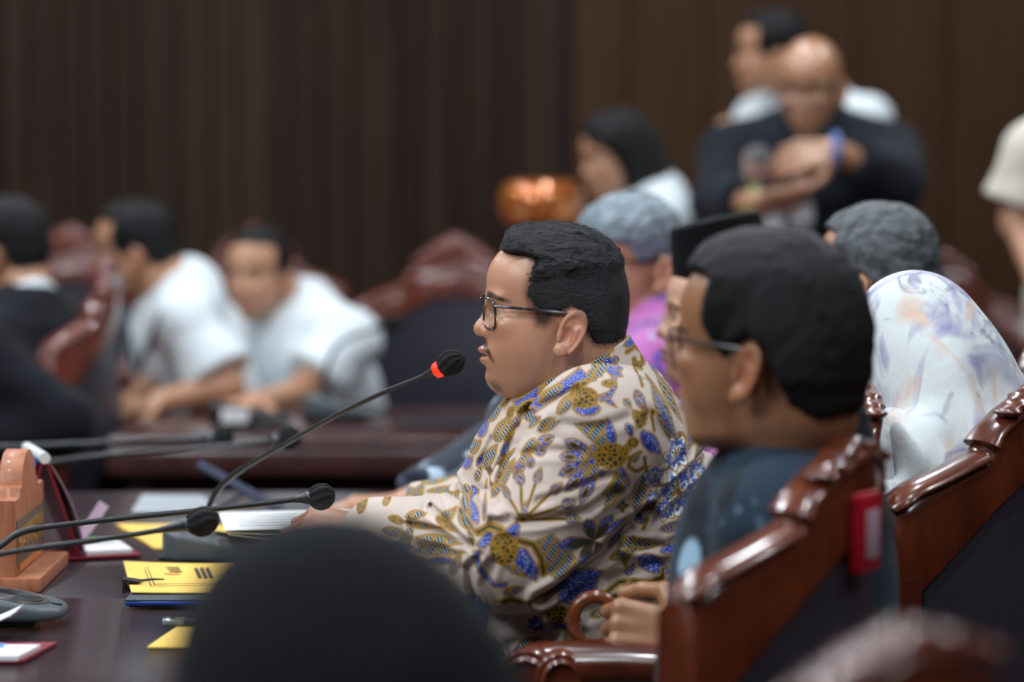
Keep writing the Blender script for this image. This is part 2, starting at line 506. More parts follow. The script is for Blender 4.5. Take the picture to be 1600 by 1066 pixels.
SKIN = {'mid': (200, 150, 120), 'warm': (192, 142, 110), 'dark': (160, 112, 80), 'light': (214, 168, 142)}
def skin_colour(head, V, tone, stubble=0.0, fade=False, lips=(168, 92, 86), brow=(34, 26, 24), bk=1.0):
    """the colours a face itself has: lips, brows, beard shadow, shaved nape"""
    c = np.tile(np.array(lin(tone), np.float32), (len(V), 1))
    if head is None: return c
    L = head.loc(V); y = np.abs(L[:, 1]); px, py = L[:, 0] + 870, 480 - L[:, 2]
    def blend(m, col):
        m = np.clip(m, 0, 1)[:, None]; return c * (1 - m) + np.array(lin(col), np.float32) * m
    def blob(cx, cy, cl, rx, ry, rl, soft=0.35):
        r = np.sqrt(((px - cx) / rx) ** 2 + ((py - cy) / ry) ** 2 + ((y - cl) / rl) ** 2); return np.clip((1 - r) / soft, 0, 1)
    n = vnoise(L, 0.16)
    c = blend(0.30 * blob(790, 525, 40, 40, 34, 40, 1), (184, 104, 80))
    c = blend(0.45 * blob(760, 515, 0, 18, 16, 24, 0.9), (178, 100, 80))
    c = blend(0.5 * blob(885, 516, 88, 30, 44, 30, 0.8), (190, 112, 88))
    ul = blob(760, 545.5, 0, 16, 7.2, 23, 0.3) * (py < 554.6); ll = blob(762, 561.5, 0, 15, 8.4, 20, 0.3) * (py > 553.8)
    c = blend(0.8 * np.maximum(ul, ll), lips)
    lx = 758 + (y - 10) * 0.55
    hb = (6.6 - 0.06 * np.abs(y - 24)) * bk
    bz = 461 + 0.012 * (y - 26) ** 2 - 3
    b = np.clip((hb - np.abs(py - bz)) / 2.5, 0, 1) * ((y > 8) & (y < 60) & (px < 815)) * np.clip((60 - y) / 10, 0, 1) * (0.9 + 0.35 * vnoise(L, 0.45))
    c = blend(0.93 * b, brow)
    if stubble:
        mo = np.clip(1.6 - np.abs(py - 536.5 - 0.023 * y * y) / 6.5, 0, 1) * np.clip(1 - (y - 30) / 6, 0, 1) * (px < 794) * (1 - np.maximum(ul, ll))
        cb = blob(778, 601, 0, 30, 17, 50, 0.55)
        jw = np.clip((py - 545) / 30, 0, 1) * np.clip((870 - px) / 40, 0, 1) * 0.22
        c = blend(np.clip(stubble * np.maximum(np.maximum(mo * 0.95, cb * 0.9) * (0.85 + 0.5 * n), jw), 0, 0.9), (44, 34, 30))
    if fade:
        side = poly_sdf(px - 870, -(py - 480), [(a - 870.0, 480.0 - b) for a, b in Head.SHORT])
        c = blend(np.clip((10 - side) / 14, 0, 1) * 0.85 * (y > 20) * ((py > 440) | (px < 840)), (40, 34, 32))
    return c.astype(np.float32)

# ------------------------------------------------------------------ hands
def hand_cones(wrist, fwd, palm, thumb, size=1.0, curl=0.5, spread=0.0, thumb_in=0.5):
    """round cones of a hand: palm, four unequal fingers of three bones, a thumb off the side near the wrist"""
    n = lambda v: np.asarray(v, float) / (np.linalg.norm(v) + 1e-9)
    f = n(fwd); pn = n(np.asarray(palm) - f * np.dot(palm, f)); s = n(np.asarray(thumb) - f * np.dot(thumb, f) - pn * np.dot(thumb, pn))
    w = np.asarray(wrist, float); out = []; z = size
    for k in (-0.030, -0.010, 0.011, 0.030):
        out.append((w + s * k * 0.6 * z + f * 0.012 * z, w + s * k * z + f * 0.088 * z, 0.0155 * z, 0.0120 * z))
    spec = [(0.030, 0.042, 0.025, 0.020, 0.0088), (0.010, 0.047, 0.029, 0.021, 0.0090), (-0.011, 0.043, 0.027, 0.020, 0.0086), (-0.030, 0.034, 0.020, 0.017, 0.0078)]
    for i, (k, a, b, c, r) in enumerate(spec):
        p = w + s * k * z + f * 0.092 * z; ang = 0.0
        cu = curl[i] if isinstance(curl, (list, tuple)) else curl * (1 + 0.06 * i)
        for j, l in enumerate((a, b, c)):
            ang += cu * (0.9, 1.25, 0.9)[j]
            d = f * math.cos(ang) + pn * math.sin(ang) + s * spread * k * 10
            q = p + d * l * z
            out.append((p, q, r * z * (1.06 - 0.07 * j), r * z * (1.0 - 0.08 * j))); p = q
    p = w + s * 0.026 * z + f * 0.022 * z
    d1 = n(s * 0.85 + f * 0.55 + pn * 0.35 * thumb_in); q = p + d1 * 0.040 * z
    out.append((p, q, 0.0150 * z, 0.0112 * z)); p = q
    d2 = n(s * (0.55 - 0.5 * thumb_in) + f * 0.8 + pn * 0.55 * thumb_in); q = p + d2 * 0.033 * z
    out.append((p, q, 0.0108 * z, 0.0098 * z)); p = q
    d3 = n(s * (0.3 - 0.5 * thumb_in) + f * 0.9 + pn * 0.5 * thumb_in); q = p + d3 * 0.026 * z
    out.append((p, q, 0.0098 * z, 0.0080 * z))
    return out

# ------------------------------------------------------------------ a whole figure
class Figure:
    """joints in world space; the body is one surface, clothes are shells around it"""
    def __init__(s, head, chest, pelvis, facing, build=1.0, fat=0.0, shoulder=0.185, neck=None):
        s.head = head; s.ch = np.asarray(chest, float); s.pe = np.asarray(pelvis, float)
        a = math.radians(facing); s.F = np.array([-math.cos(a), math.sin(a), 0.0]); s.Lf = np.array([-math.sin(a), -math.cos(a), 0.0])
        s.b, s.fat, s.sw = build, fat, shoulder
        s.nb = head.world(hpt(915, 560)); s.nb2 = np.asarray(neck, float) if neck is not None else s.ch + np.array([0, 0, 0.10]) + s.F * -0.02
        s.arms = []; s.legs = []; s.inset = 0.0
    def shoulder(s, side): return s.ch + s.Lf * s.sw * side + np.array([0, 0, 0.03])
    def arm(s, side, elbow, wrist, hand=None, shoulder=None, thick=1.0, no_hand=False):
        w = np.asarray(wrist, float); e = np.asarray(elbow, float)
        h = hand or {}
        sh = np.asarray(shoulder, float) if shoulder is not None else s.shoulder(side)
        fw = h.get('fwd', w - e); pl = h.get('palm', (0, 0, -1)); th = h.get('thumb', np.cross(fw, pl) * side)
        cs = [] if no_hand else hand_cones(w, fw, pl, th, h.get('size', 1.0), h.get('curl', 0.35), h.get('spread', 0.0), h.get('thumb_in', 0.5))
        s.arms.append((sh, e, w, thick, cs)); return s
    def leg(s, side, knee, ankle, foot=None):
        hip = s.pe + s.Lf * 0.095 * side
        a = np.asarray(ankle, float); s.legs.append((hip, np.asarray(knee, float), a, a + (s.F * 0.19 if foot is None else np.asarray(foot, float)) + np.array([0, 0, -0.055]))); return s
    def sit(s, seat_z=0.47):
        for sd in (1, -1):
            k = s.pe + s.F * 0.42 + s.Lf * 0.11 * sd; k[2] = seat_z + 0.06
            a = k + s.F * -0.04; a[2] = 0.085
            s.leg(sd, k, a)
        return s
    def stand(s):
        for sd in (1, -1):
            k = s.pe + s.F * 0.02 + s.Lf * 0.11 * sd; k[2] = s.pe[2] * 0.53
            a = s.pe - s.F * 0.03 + s.Lf * 0.115 * sd; a[2] = 0.085
            s.leg(sd, k, a)
        return s
    def frame(s, p, c):
        up = s.ch - s.pe; up = up / np.linalg.norm(up)
        F = s.F - up * (s.F @ up); F = F / np.linalg.norm(F); Lf = np.cross(up, F)
        return (p - np.asarray(c, np.float32)) @ np.stack([F, Lf, up], 1).astype(np.float32)
    def torso(s, p, g=0.0):
        b, f = s.b, s.fat
        up = s.ch - s.pe; ln = np.linalg.norm(up)
        q = s.frame(p, s.ch)
        d = ell(q, (0.0, 0, -0.06), (0.112 * b + 0.03 * f + g, 0.168 * b + 0.02 * f + g, 0.175 + g))
        d = smin(d, ell(q, (0.02 * f, 0, -ln * 0.58), (0.108 * b + 0.085 * f + g, 0.150 * b + 0.06 * f + g, 0.20 + g)), 0.09)
        d = smin(d, ell(q, (0.01, 0, -ln), (0.115 * b + 0.05 * f + g, 0.170 * b + 0.03 * f + g, 0.13 + g)), 0.08)
        d = smin(d, cone(p, s.nb2 - np.array([0, 0, 0.015]), s.ch + np.array([0, 0, -0.02]), 0.058 * b + g, 0.10 * b + g), 0.05)
        for sh, e, w, th, cs in s.arms:
            d = smin(d, cone(p, s.nb2 + (sh - s.nb2) * 0.25 - np.array([0, 0, 0.02]), sh, 0.052 * b + g, 0.056 * b * th + g), 0.05)
        return d
    def limb(s, p, g=0.0, lo=1.0, kk=0.03):
        """arms only, down to the fraction lo of the forearm"""
        ds = []
        for sh, e, w, th, cs in s.arms:
            a = cone(p, sh, e, 0.047 * s.b * th + g, 0.038 * s.b * th + g)
            m = e + (w - e) * min(lo, 1.0)
            ds.append(smin(a, cone(p, e, m, 0.038 * s.b * th + g, (0.038 - 0.012 * lo) * s.b * th + g), kk))
        return ds
    def body_sdf(s, p):
        h = s.head
        d = s.torso(p, -s.inset)
        for a in s.limb(p, -0.5 * s.inset): d = smin(d, a, 0.04)
        nk = cone(p, s.nb, s.nb2, (66 + 6 * h.fat if not h.female else 52) * h.U, (70 + 10 * h.fat if not h.female else 56) * h.U)
        d = smin(d, nk, 0.03)
        for hip, k, a, t in s.legs:
            l = smin(cone(p, hip, k, 0.085 * s.b, 0.058 * s.b), cone(p, k, a, 0.056 * s.b, 0.036 * s.b), 0.03)
            d = smin(d, smin(l, cone(p, a - np.array([0, 0, 0.03]), t, 0.04, 0.028), 0.03), 0.05)
        for sh, e, w, th, cs in s.arms:
            if not cs: continue
            hd = smins([cone(p, *c) for c in cs[:4]], 0.010)
            fg = None
            for i in range(4, len(cs)):
                cc = cone(p, *cs[i]); fg = cc if fg is None else smin(fg, cc, 0.0035)
            d = smin(d, smin(hd, fg, 0.008), 0.014)
        near = sph(p, h.world((0, 0, -20)), 190 * h.U)
        m = near < 0.10
        if m.any():
            hv = h.sdf(h.loc(p[m])) * h.U
            d = d.copy(); d[m] = smin(d[m], hv, 0.022)
        return d
    def bounds(s, pts, g=0.12):
        a = np.array(pts); return a.min(0) - g, a.max(0) + g
    def joints(s, legs=True):
        j = [s.head.world((0, 0, 130)), s.head.world((-130, 0, -20)), s.head.world((120, 0, 0)), s.head.world((0, 100, 0)), s.head.world((0, -100, 0)), s.ch, s.pe - np.array([0, 0, .08])]
        for sd in (1, -1): j += [s.ch + s.Lf * 0.2 * sd, s.pe + s.Lf * 0.2 * sd, s.pe + s.F * 0.14 * sd]
        for a in s.arms:
            j += [a[0], a[1], a[2]] + [c[1] for c in a[4]]
        if legs:
            for l in s.legs: j += list(l)
        return j
    def fine(s, hv, av):
        """finer steps around the head and the hands"""
        h = s.head; fx = [[], [], []]
        c = h.world((-10, 0, -20))
        for q in range(3): fx[q].append((c[q] - 0.13, c[q] + 0.13, hv))
        for a in s.arms:
            if a[4]:
                pts = np.array([x for cc in a[4] for x in cc[:2]]); lo, hi = pts.min(0) - 0.015, pts.max(0) + 0.015
                for q in range(3): fx[q].append((lo[q], hi[q], av))
        return fx

def grid(lo, hi, coarse, fine=None):
    return [axis(lo[q], hi[q], coarse, fine[q] if fine else ()) for q in range(3)]
# === SCENE ===
# ------------------------------------------------------------------ materials
M = {}
M['slat_dark'] = wood('slat_dark', (38, 28, 23), (58, 43, 34), rough=0.6, scale=(2, 2, 0.3), coat=0.0, spec=0.12, random_obj=0.6)
M['slat_warm'] = wood('slat_warm', (54, 37, 24), (76, 52, 33), rough=0.6, scale=(3, 3, 0.3), coat=0.0, spec=0.12, random_obj=0.35)
M['wall'] = wood('wall_wood', (30, 22, 18), (44, 32, 26), rough=0.6, scale=(2, 2, 0.5), coat=0.0)
M['carpet'] = simple('carpet', (70, 30, 28), 0.95, 0.3, 300)
M['ceiling'] = simple('ceiling_paint', (205, 205, 200), 0.9, 0.03, 5)
M['chair'] = wood('chair_wood', (66, 27, 14), (112, 50, 26), rough=0.28, scale=(4, 4, 2), coat=0.6)
M['chair_far'] = wood('chair_wood_red', (84, 36, 26), (124, 60, 42), rough=0.3, scale=(4, 4, 2), coat=0.6)
M['leather'] = simple('dark_leather', (54, 54, 64), 0.38, 0.12, 180, 0.15)
M['table'] = wood('table_wood', (48, 39, 44), (66, 55, 61), rough=0.24, scale=(3, 14, 3), coat=0.5, coat_rough=0.2)
M['table_far'] = wood('far_table_wood', (56, 34, 34), (80, 50, 48), rough=0.25, scale=(10, 2, 3), coat=0.5)
M['table_dark'] = wood('table_dark_wood', (30, 18, 17), (44, 27, 24), rough=0.4, scale=(8, 2, 3), coat=0.2)  # darker wood for the panels, apron and cabinet
M['panel_light'] = wood('light_partition_wood', (130, 84, 46), (166, 110, 62), rough=0.35, scale=(2, 2, 8), coat=0.3)
M['black'] = simple('black_plastic', (26, 27, 30), 0.45, 0.15, 200)
M['greyplastic'] = simple('charcoal_plastic', (78, 86, 92), 0.42, 0.08, 300)
M['rubber'] = simple('gooseneck_coating', (40, 43, 48), 0.38, 0.1, 300)
M['foam'] = simple('foam', (20, 20, 22), 0.95, 0.5, 500, 0.6)
M['red_led'] = simple('lit_red_ring', (255, 40, 20), 0.4, 0.0, 10, emis=((255, 30, 14), 3.0))
M['red_board'] = simple('crimson_board', (128, 22, 44), 0.4, 0.1, 60)
M['red_tag'] = simple('red_tag_plastic', (176, 20, 40), 0.35, 0.1, 60)
M['paper'] = simple('white_paper', (226, 228, 230), 0.8, 0.03, 40)
M['pinkpaper'] = simple('mauve_paper', (176, 150, 166), 0.7, 0.05, 40)
M['yellow'] = simple('yellow_card', (236, 196, 92), 0.7, 0.05, 30)
M['yellow_edge'] = simple('yellow_card_shade', (214, 166, 60), 0.7, 0.05, 30)
M['ink'] = simple('grey_ink', (58, 54, 44), 0.7, 0.0, 10)
M['ink_red'] = simple('red_ink', (196, 60, 60), 0.7, 0.0, 10)
M['sign_wood'] = wood('sign_wood', (150, 88, 58), (196, 128, 92), rough=0.5, scale=(20, 20, 6), coat=0.1)
M['sign_face'] = simple('sign_plate', (112, 96, 78), 0.4, 0.1, 80)
M['gold'] = simple('gold_letters', (190, 140, 78), 0.35, 0.1, 80, metal=0.5)
M['orange'] = simple('orange_band', (206, 128, 48), 0.4, 0.1, 50)
M['blue_metal'] = simple('blue_metal', (44, 78, 156), 0.3, 0.05, 50, metal=0.6)
M['slate'] = simple('slate_cover', (42, 50, 60), 0.5, 0.08, 90)
M['steel'] = simple('bright_steel', (190, 194, 200), 0.2, 0.05, 50, metal=1.0)
M['clear'] = simple('clear_plastic', (120, 126, 132), 0.12, 0.1, 40, spec=0.8)
M['green_note'] = simple('green_note', (70, 200, 90), 0.7, 0.02, 20)
M['orange_note'] = simple('orange_note', (238, 140, 92), 0.7, 0.02, 20)
M['blue_note'] = simple('blue_note', (70, 150, 220), 0.7, 0.02, 20)
M['navy_card'] = simple('navy_card', (46, 56, 84), 0.45, 0.1, 20)
M['blue_page'] = simple('blue_printed_page', (52, 84, 138), 0.35, 0.15, 14)
M['white_plastic'] = simple('white_plastic', (222, 226, 228), 0.4, 0.03, 30)
M['lacquer'] = wood('amber_lacquer', (186, 100, 40), (226, 140, 70), rough=0.14, scale=(3, 3, 3), coat=1.0, coat_rough=0.05)
M['lacquer'].node_tree.nodes['Principled BSDF'].inputs['Metallic'].default_value = 0.55
M['cane'] = wood('cane_wood', (86, 42, 20), (128, 68, 36), rough=0.25, scale=(6, 6, 6), coat=0.6)
M['table_reflection'] = simple('reflection_grey', (168, 176, 182), 0.6, 0.04, 30)  # grey of a reflection on the table top
M['lamp'] = simple('lamp_glass', (255, 255, 255), 0.5, 0, 10, emis=((240, 246, 255), 6.0))
M['glint_metal'] = simple('glint_rose_metal', (250, 214, 200), 0.22, 0.03, 30, metal=0.6)  # pale tone imitates a bright glint
M['lime'] = simple('lime_band', (120, 160, 70), 0.5, 0.1, 30)
M['bluewatch'] = simple('blue_strap', (70, 110, 180), 0.4, 0.1, 30)
M['navystrap'] = simple('navy_strap', (38, 42, 74), 0.4, 0.1, 30)

# ------------------------------------------------------------------ room shell
WALL_Y = 9.30
def shell(name, c, size, mat):
    o = MB().box((0, 0, 0), size).build(name, mat, smooth=False, loc=c); return tag(o, kind='structure')
shell('floor', (0, 3, -0.05), (13, 14, 0.1), M['carpet'])
shell('ceiling', (0, 3, 3.85), (13, 14, 0.1), M['ceiling'])
wall_back = shell('wall_back', (0, WALL_Y + 0.08, 1.9), (13, 0.1, 3.8), M['wall'])
shell('wall_left', (-6.45, 3, 1.9), (0.1, 14, 3.8), M['slat_warm'])
shell('wall_right', (6.45, 3, 1.9), (0.1, 14, 3.8), M['slat_warm'])
shell('wall_front', (0, -3.95, 1.9), (13, 0.1, 3.8), M['slat_warm'])
def slats(x0, x1, widths, gap, t, mat, y, rng):
    """upright boards of the panelled wall, each one its own piece"""
    protos = {}; x = x0
    while x < x1:
        w = rng.choice(widths)
        if w not in protos:
            o = protos[w] = MB().box((0, 0, 0), (w, t, 3.7), bevel=0.004, seg=1).build('slat', mat, wall_back, smooth=False)
        else:
            o = protos[w].copy(); COL.objects.link(o); o.parent = wall_back
        o.location = (x + w / 2, y - (WALL_Y + 0.08) + rng.uniform(-0.004, 0.004), -0.02); x += w + gap
slats(-2.95, 0.06, [0.052, 0.075, 0.098, 0.13], 0.005, 0.05, M['slat_dark'], WALL_Y - 0.01, random.Random(5))
slats(0.19, 3.0, [0.17, 0.235, 0.29], 0.005, 0.05, M['slat_warm'], WALL_Y - 0.03, random.Random(8))
lp = None
for i, (lx, ly) in enumerate(LAMPS):
    if lp is None:
        lp = thing('ceiling_lamp', 'round recessed white ceiling downlight above the courtroom', 'lamp', (lx, ly, 3.8), group='recessed ceiling downlights')
        MB().lathe([(0.19, 0.0), (0.20, -0.012), (0.165, -0.02), (0.16, 0.0)], seg=24).build('bezel', M['white_plastic'], lp)
        MB().lathe([(0.155, 0.0), (0.155, -0.008)], seg=24).build('diffuser', M['lamp'], lp)
    else:
        o = copy_tree(lp); o.location = (lx, ly, 3.8)

# ------------------------------------------------------------------ tables
def table(label, x0, x1, y0, y1, mat, front, z=0.75, group=None, name='conference_table'):
    cx, cy = (x0 + x1) / 2, (y0 + y1) / 2
    t = thing(name, label, 'table', (cx, cy, 0))
    w, d = x1 - x0, y1 - y0
    MB().box((0, 0, z - 0.02), (w, d, 0.04), bevel=0.012).build('table_top', mat, t)
    return t, w, d
for lab, y0, y1 in (('dark polished table section nearest the camera, with microphone base and phone', 2.2, 4.055), ('dark polished table section behind the seam, with yellow folders and nameplate', 4.06, 5.25)):
    t, w, d = table(lab, -2.1, -0.115, y0, y1, M['table'], None)
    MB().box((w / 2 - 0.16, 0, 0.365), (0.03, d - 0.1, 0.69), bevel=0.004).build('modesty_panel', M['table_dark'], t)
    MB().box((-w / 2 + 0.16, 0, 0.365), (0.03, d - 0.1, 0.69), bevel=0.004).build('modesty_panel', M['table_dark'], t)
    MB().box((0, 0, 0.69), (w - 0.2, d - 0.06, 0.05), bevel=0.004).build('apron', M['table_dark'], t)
t, w, d = table('long red-brown table at the back with two men in white leaning on it', -0.86, 1.9, 6.19, 6.88, M['table_far'], None)
MB().box((0, -d / 2 + 0.012, 0.695), (w, 0.03, 0.06), bevel=0.012).build('edge_moulding', M['table_far'], t)
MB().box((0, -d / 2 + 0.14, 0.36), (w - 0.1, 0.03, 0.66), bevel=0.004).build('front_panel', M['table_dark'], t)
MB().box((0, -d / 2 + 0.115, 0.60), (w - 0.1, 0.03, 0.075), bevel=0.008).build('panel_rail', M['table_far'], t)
for sx in (-1, 1): MB().box((sx * (w / 2 - 0.06), 0.02, 0.36), (0.05, d - 0.1, 0.7), bevel=0.004).build('side_panel', M['table_far'], t)

# ------------------------------------------------------------------ carved armchairs
HB, SAG, XB = 0.27, 0.10, 0.27
def interp(u, pts):
    u = abs(u); xs = [p[0] for p in pts]; return float(np.interp(u, xs, [p[1] for p in pts]))
TOP = [(0, 1.045), (0.12, 1.042), (0.30, 1.027), (0.44, 1.008), (0.49, 0.994), (0.52, 0.976), (0.62, 0.968), (0.78, 0.952), (0.9, 0.940), (1.0, 0.918)]
BOT = [(0, 0.958), (0.25, 0.948), (0.5, 0.912), (0.7, 0.870), (0.9, 0.820), (1.0, 0.79)]
def xb(u): return XB - SAG * u * u
def make_chair(wood_mat, label, group, oh=1.0):
    t = thing('carved_armchair', label, 'chair', group=group)
    m = MB(); N = 48; rings = []
    for i in range(N + 1):
        u = -1 + 2 * i / N; x, zt, zb = xb(u), interp(u, TOP), interp(u, BOT)
        h = 0.022; b = 0.010
        pts = [(x - h, zb), (x - h, zt - b), (x - h + b, zt), (x + h - b, zt), (x + h, zt - b), (x + h, zb)]
        rings.append([m.bm.verts.new((px, u * HB, pz)) for px, pz in pts])
    for a, b in zip(rings, rings[1:]):
        for k in range(6): m.bm.faces.new((a[k], a[(k + 1) % 6], b[(k + 1) % 6], b[k]))
    m.bm.faces.new(rings[0]); m.bm.faces.new(rings[-1][::-1])
    m.build('crest_rail', wood_mat, t, angle=50)
    # raised lip that runs along the crest
    m = MB()
    for s in (-1, 1):
        m.tube([(xb(u), s * u * HB, interp(u, TOP) + 0.002) for u in np.linspace(0.525, 0.995, 14)], [0.026] * 13 + [0.018], seg=14, flat=0.40)
        m.tube([(xb(u), s * u * HB, interp(u, TOP) + 0.002) for u in np.linspace(0.0, 0.495, 14)], [0.026] * 13 + [0.029], seg=14, flat=0.40)
    m.build('crest_lip', wood_mat, t)
    def orn(p):
        q = p.copy(); q[:, 1] = np.abs(q[:, 1])
        q[:, 2] = 1.03 + (q[:, 2] - 1.03) / oh
        d = ell(q, (XB, 0, 1.055), (0.020, 0.080, 0.040))
        d = smin(d, ell(q, (XB, 0, 1.092), (0.018, 0.030, 0.028)), 0.022)
        for y, z, r in ((0.046, 1.078, 0.018), (0.078, 1.055, 0.018), (0.105, 1.040, 0.014)):
            d = smin(d, ell(q, (XB, y, z), (0.021, r, r)), 0.014)
        return d * min(1.0, oh)
    V, Q = surface(orn, *grid((XB - .03, -.13, 1.0), (XB + .03, .13, 1.14), .007))
    from_arrays('crest_carving', V, Q, wood_mat, t)
    rows_f = []
    for j in range(9):
        row = []
        for i in range(25):
            u = (-1 + 2 * i / 24) * 0.86; zt = interp(u / 0.86 * 0.93, BOT) + 0.004; z = 0.50 + (zt - 0.50) * j / 8
            bul = 0.012 * (1 - abs(u / 0.86) ** 4) * math.sin(math.pi * min(max(j / 8, 0.08), 0.92))
            row.append((xb(u), u * HB, z, bul))
        rows_f.append(row)
    m = MB()
    for sgn in (-1, 1):
        vs = [[m.bm.verts.new((x + sgn * (0.012 + b), y, z)) for x, y, z, b in row] for row in rows_f]
        for a, b in zip(vs, vs[1:]):
            for k in range(24): m.bm.faces.new((a[k], a[k + 1], b[k + 1], b[k]))
        if sgn < 0: keep = vs
        else:
            per = lambda v: v[0] + [r[-1] for r in v[1:]] + v[-1][-2::-1] + [r[0] for r in v[-2:0:-1]]
            pa, pb = per(keep), per(vs)
            for k in range(len(pa)): m.bm.faces.new((pa[k], pa[(k + 1) % len(pa)], pb[(k + 1) % len(pa)], pb[k]))
    m.build('back_panel', M['leather'], t)
    for s in (-1, 1):
        u = 0.925; x = xb(u)
        MB().tube([(x, s * u * HB, interp(u, BOT) + 0.02), (x, s * u * HB, 0.5), (x + 0.015, s * u * HB, 0.25), (x + 0.05, s * u * HB, 0.0)], [0.026, 0.027, 0.026, 0.022], seg=8).build('back_post', wood_mat, t)
        MB().tube([(-0.22, s * 0.23, 0.42), (-0.225, s * 0.235, 0.3), (-0.215, s * 0.23, 0.12), (-0.235, s * 0.24, 0.0)], [0.032, 0.034, 0.022, 0.028], seg=10).build('front_leg', wood_mat, t)
        a = MB(); y = s * 0.265
        a.tube([(xb(0.97), s * 0.26, 0.735), (0.06, y, 0.748), (-0.08, y, 0.745), (-0.17, y, 0.738), (-0.205, y, 0.728)], [0.020, 0.027, 0.028, 0.031, 0.034], seg=12, flat=1.0)
        a.lathe([(0.0, -0.034), (0.036, -0.034), (0.041, -0.026), (0.041, 0.026), (0.036, 0.034), (0.0, 0.034)], (-0.205, y, 0.722), 24, Matrix.Rotation(math.pi / 2, 3, 'X'))
        arm = a.build('armrest', wood_mat, t)
        for q in (-1, 1):
            MB().tube([(-0.205 + 0.027 * math.cos(k * 0.52), y + q * 0.0345, 0.722 + 0.027 * math.sin(k * 0.52)) for k in range(12)], 0.0055, seg=6, closed=True).build('scroll_ring', wood_mat, arm)
        MB().tube([(-0.195, y, 0.70), (-0.15, y * 0.97, 0.62), (-0.17, y * 0.94, 0.52), (-0.20, s * 0.24, 0.42)], [0.024, 0.020, 0.022, 0.028], seg=10).build('arm_support', wood_mat, t)
    MB().box((0.02, 0, 0.405), (0.50, 0.50, 0.05), bevel=0.01).build('seat_frame', wood_mat, t)
    MB().box((0.0, 0, 0.455), (0.46, 0.46, 0.07), bevel=0.028, seg=3).build('seat', M['leather'], t)
    return t
def put_chair(src, x, y, phi, label, first=[True], group=None):
    c = copy_tree(src); c['label'] = label
    a = math.radians(phi); c.location = (x, y, 0); c.rotation_euler = (0, 0, -a)
    if group: c['group'] = group
    return c
def chair_by_back(src, bx, by, phi, label, group=None):
    a = math.radians(phi); return put_chair(src, bx - math.cos(a) * XB, by + math.sin(a) * XB, phi, label, group=group)
proto = make_chair(M['chair'], 'x', 'carved wooden armchairs of the front rows', 0.42)
proto_far = make_chair(M['chair_far'], 'x', 'carved wooden armchairs along the back')
G1, G2 = 'carved wooden armchairs of the front rows', 'carved wooden armchairs along the back'
def red_tag(chair, label):
    m = MB().box((XB + 0.030, -0.036, 0.968), (0.014, 0.056, 0.086), Matrix.Rotation(-0.14, 3, 'Z'), bevel=0.004).build('asset_tag', M['red_tag'], chair); m['label'] = label
    MB().box((XB + 0.038, -0.036, 0.966), (0.002, 0.030, 0.052), Matrix.Rotation(-0.14, 3, 'Z'), bevel=0.0005).build('tag_label', M['pinkpaper'], m)
c = chair_by_back(proto, 0.366, 3.18, 23, 'carved brown armchair with red tag, under the dark-haired man in navy batik'); red_tag(c, 'small red tag on the chair back')
c = chair_by_back(proto, 0.690, 3.87, 29, 'carved brown armchair with red tag, behind the woman in the white headscarf'); red_tag(c, 'small red tag on the chair back')
c = chair_by_back(proto, 0.262, 1.97, 40, 'very blurred armchair crest with red tag at the bottom edge, closest to camera'); red_tag(c, 'small red tag on the chair back')
put_chair(proto, 0.235, 3.86, 0, 'carved armchair under the man speaking in blue and gold batik', group=G1).scale = (0.85, 1, 1)
put_chair(proto, 0.24, 4.78, 0, 'carved armchair of the hidden man in navy batik beyond the speaker', group=G1)
put_chair(proto, 0.42, 5.48, 0, 'carved armchair under the grey-haired man beyond the speaker', group=G1)
put_chair(proto, 0.60, 4.86, 10, 'carved armchair under the man in the black velvet cap', group=G1)
def far_chair(px, d, phi, label):
    p = P(px, 500, d); return chair_by_back(proto_far, p[0], d, phi, label, group=G2)
far_chair(712, 7.85, -92, 'empty carved armchair with dark rounded leather back, behind the microphone')
far_chair(400, 8.6, -90, 'carved armchair behind the man in white who faces the camera')
far_chair(112, 8.6, -86, 'carved armchair crest between the dark suit and the lanyard wearer')
far_chair(1452, 7.3, -96, 'carved armchair crest behind the grey-brown head at right')
far_chair(170, 6.55, 0, 'carved armchair holding the man in the dark suit at left edge')
for pr in (proto, proto_far):
    for o in [pr] + list(pr.children_recursive): bpy.data.objects.remove(o)
# lectern top, partition
p = P(846, 318, 7.6)
lc = thing('drum', 'glossy amber lacquered wooden drum behind the speaker, three lamps mirrored in it', 'drum', (p[0], p[1], 0))
h = p[2]
MB().lathe([(0.0, h + 0.062), (0.08, h + 0.060), (0.100, h + 0.048), (0.110, h + 0.025), (0.112, h), (0.108, h - 0.028), (0.095, h - 0.05), (0.06, h - 0.06), (0.0, h - 0.062)], seg=40).build('shell', M['lacquer'], lc)
MB().lathe([(0.05, h - 0.055), (0.04, h - 0.12), (0.035, 0.5), (0.05, 0.25), (0.16, 0.04), (0.17, 0.0)], seg=24).build('pedestal', M['chair_far'], lc)
p = P(1588, 488, 7.4)
pt = thing('partition', 'low light-brown wooden partition at the far right edge', 'partition', (p[0] + 0.55, 7.4, 0))
MB().box((0, 0, p[2] - 0.02), (1.16, 0.10, 0.05), bevel=0.012).build('top_rail', M['panel_light'], pt)
MB().box((0, 0.01, (p[2] - 0.05) / 2), (1.08, 0.05, p[2] - 0.05), bevel=0.004).build('panel', M['panel_light'], pt)
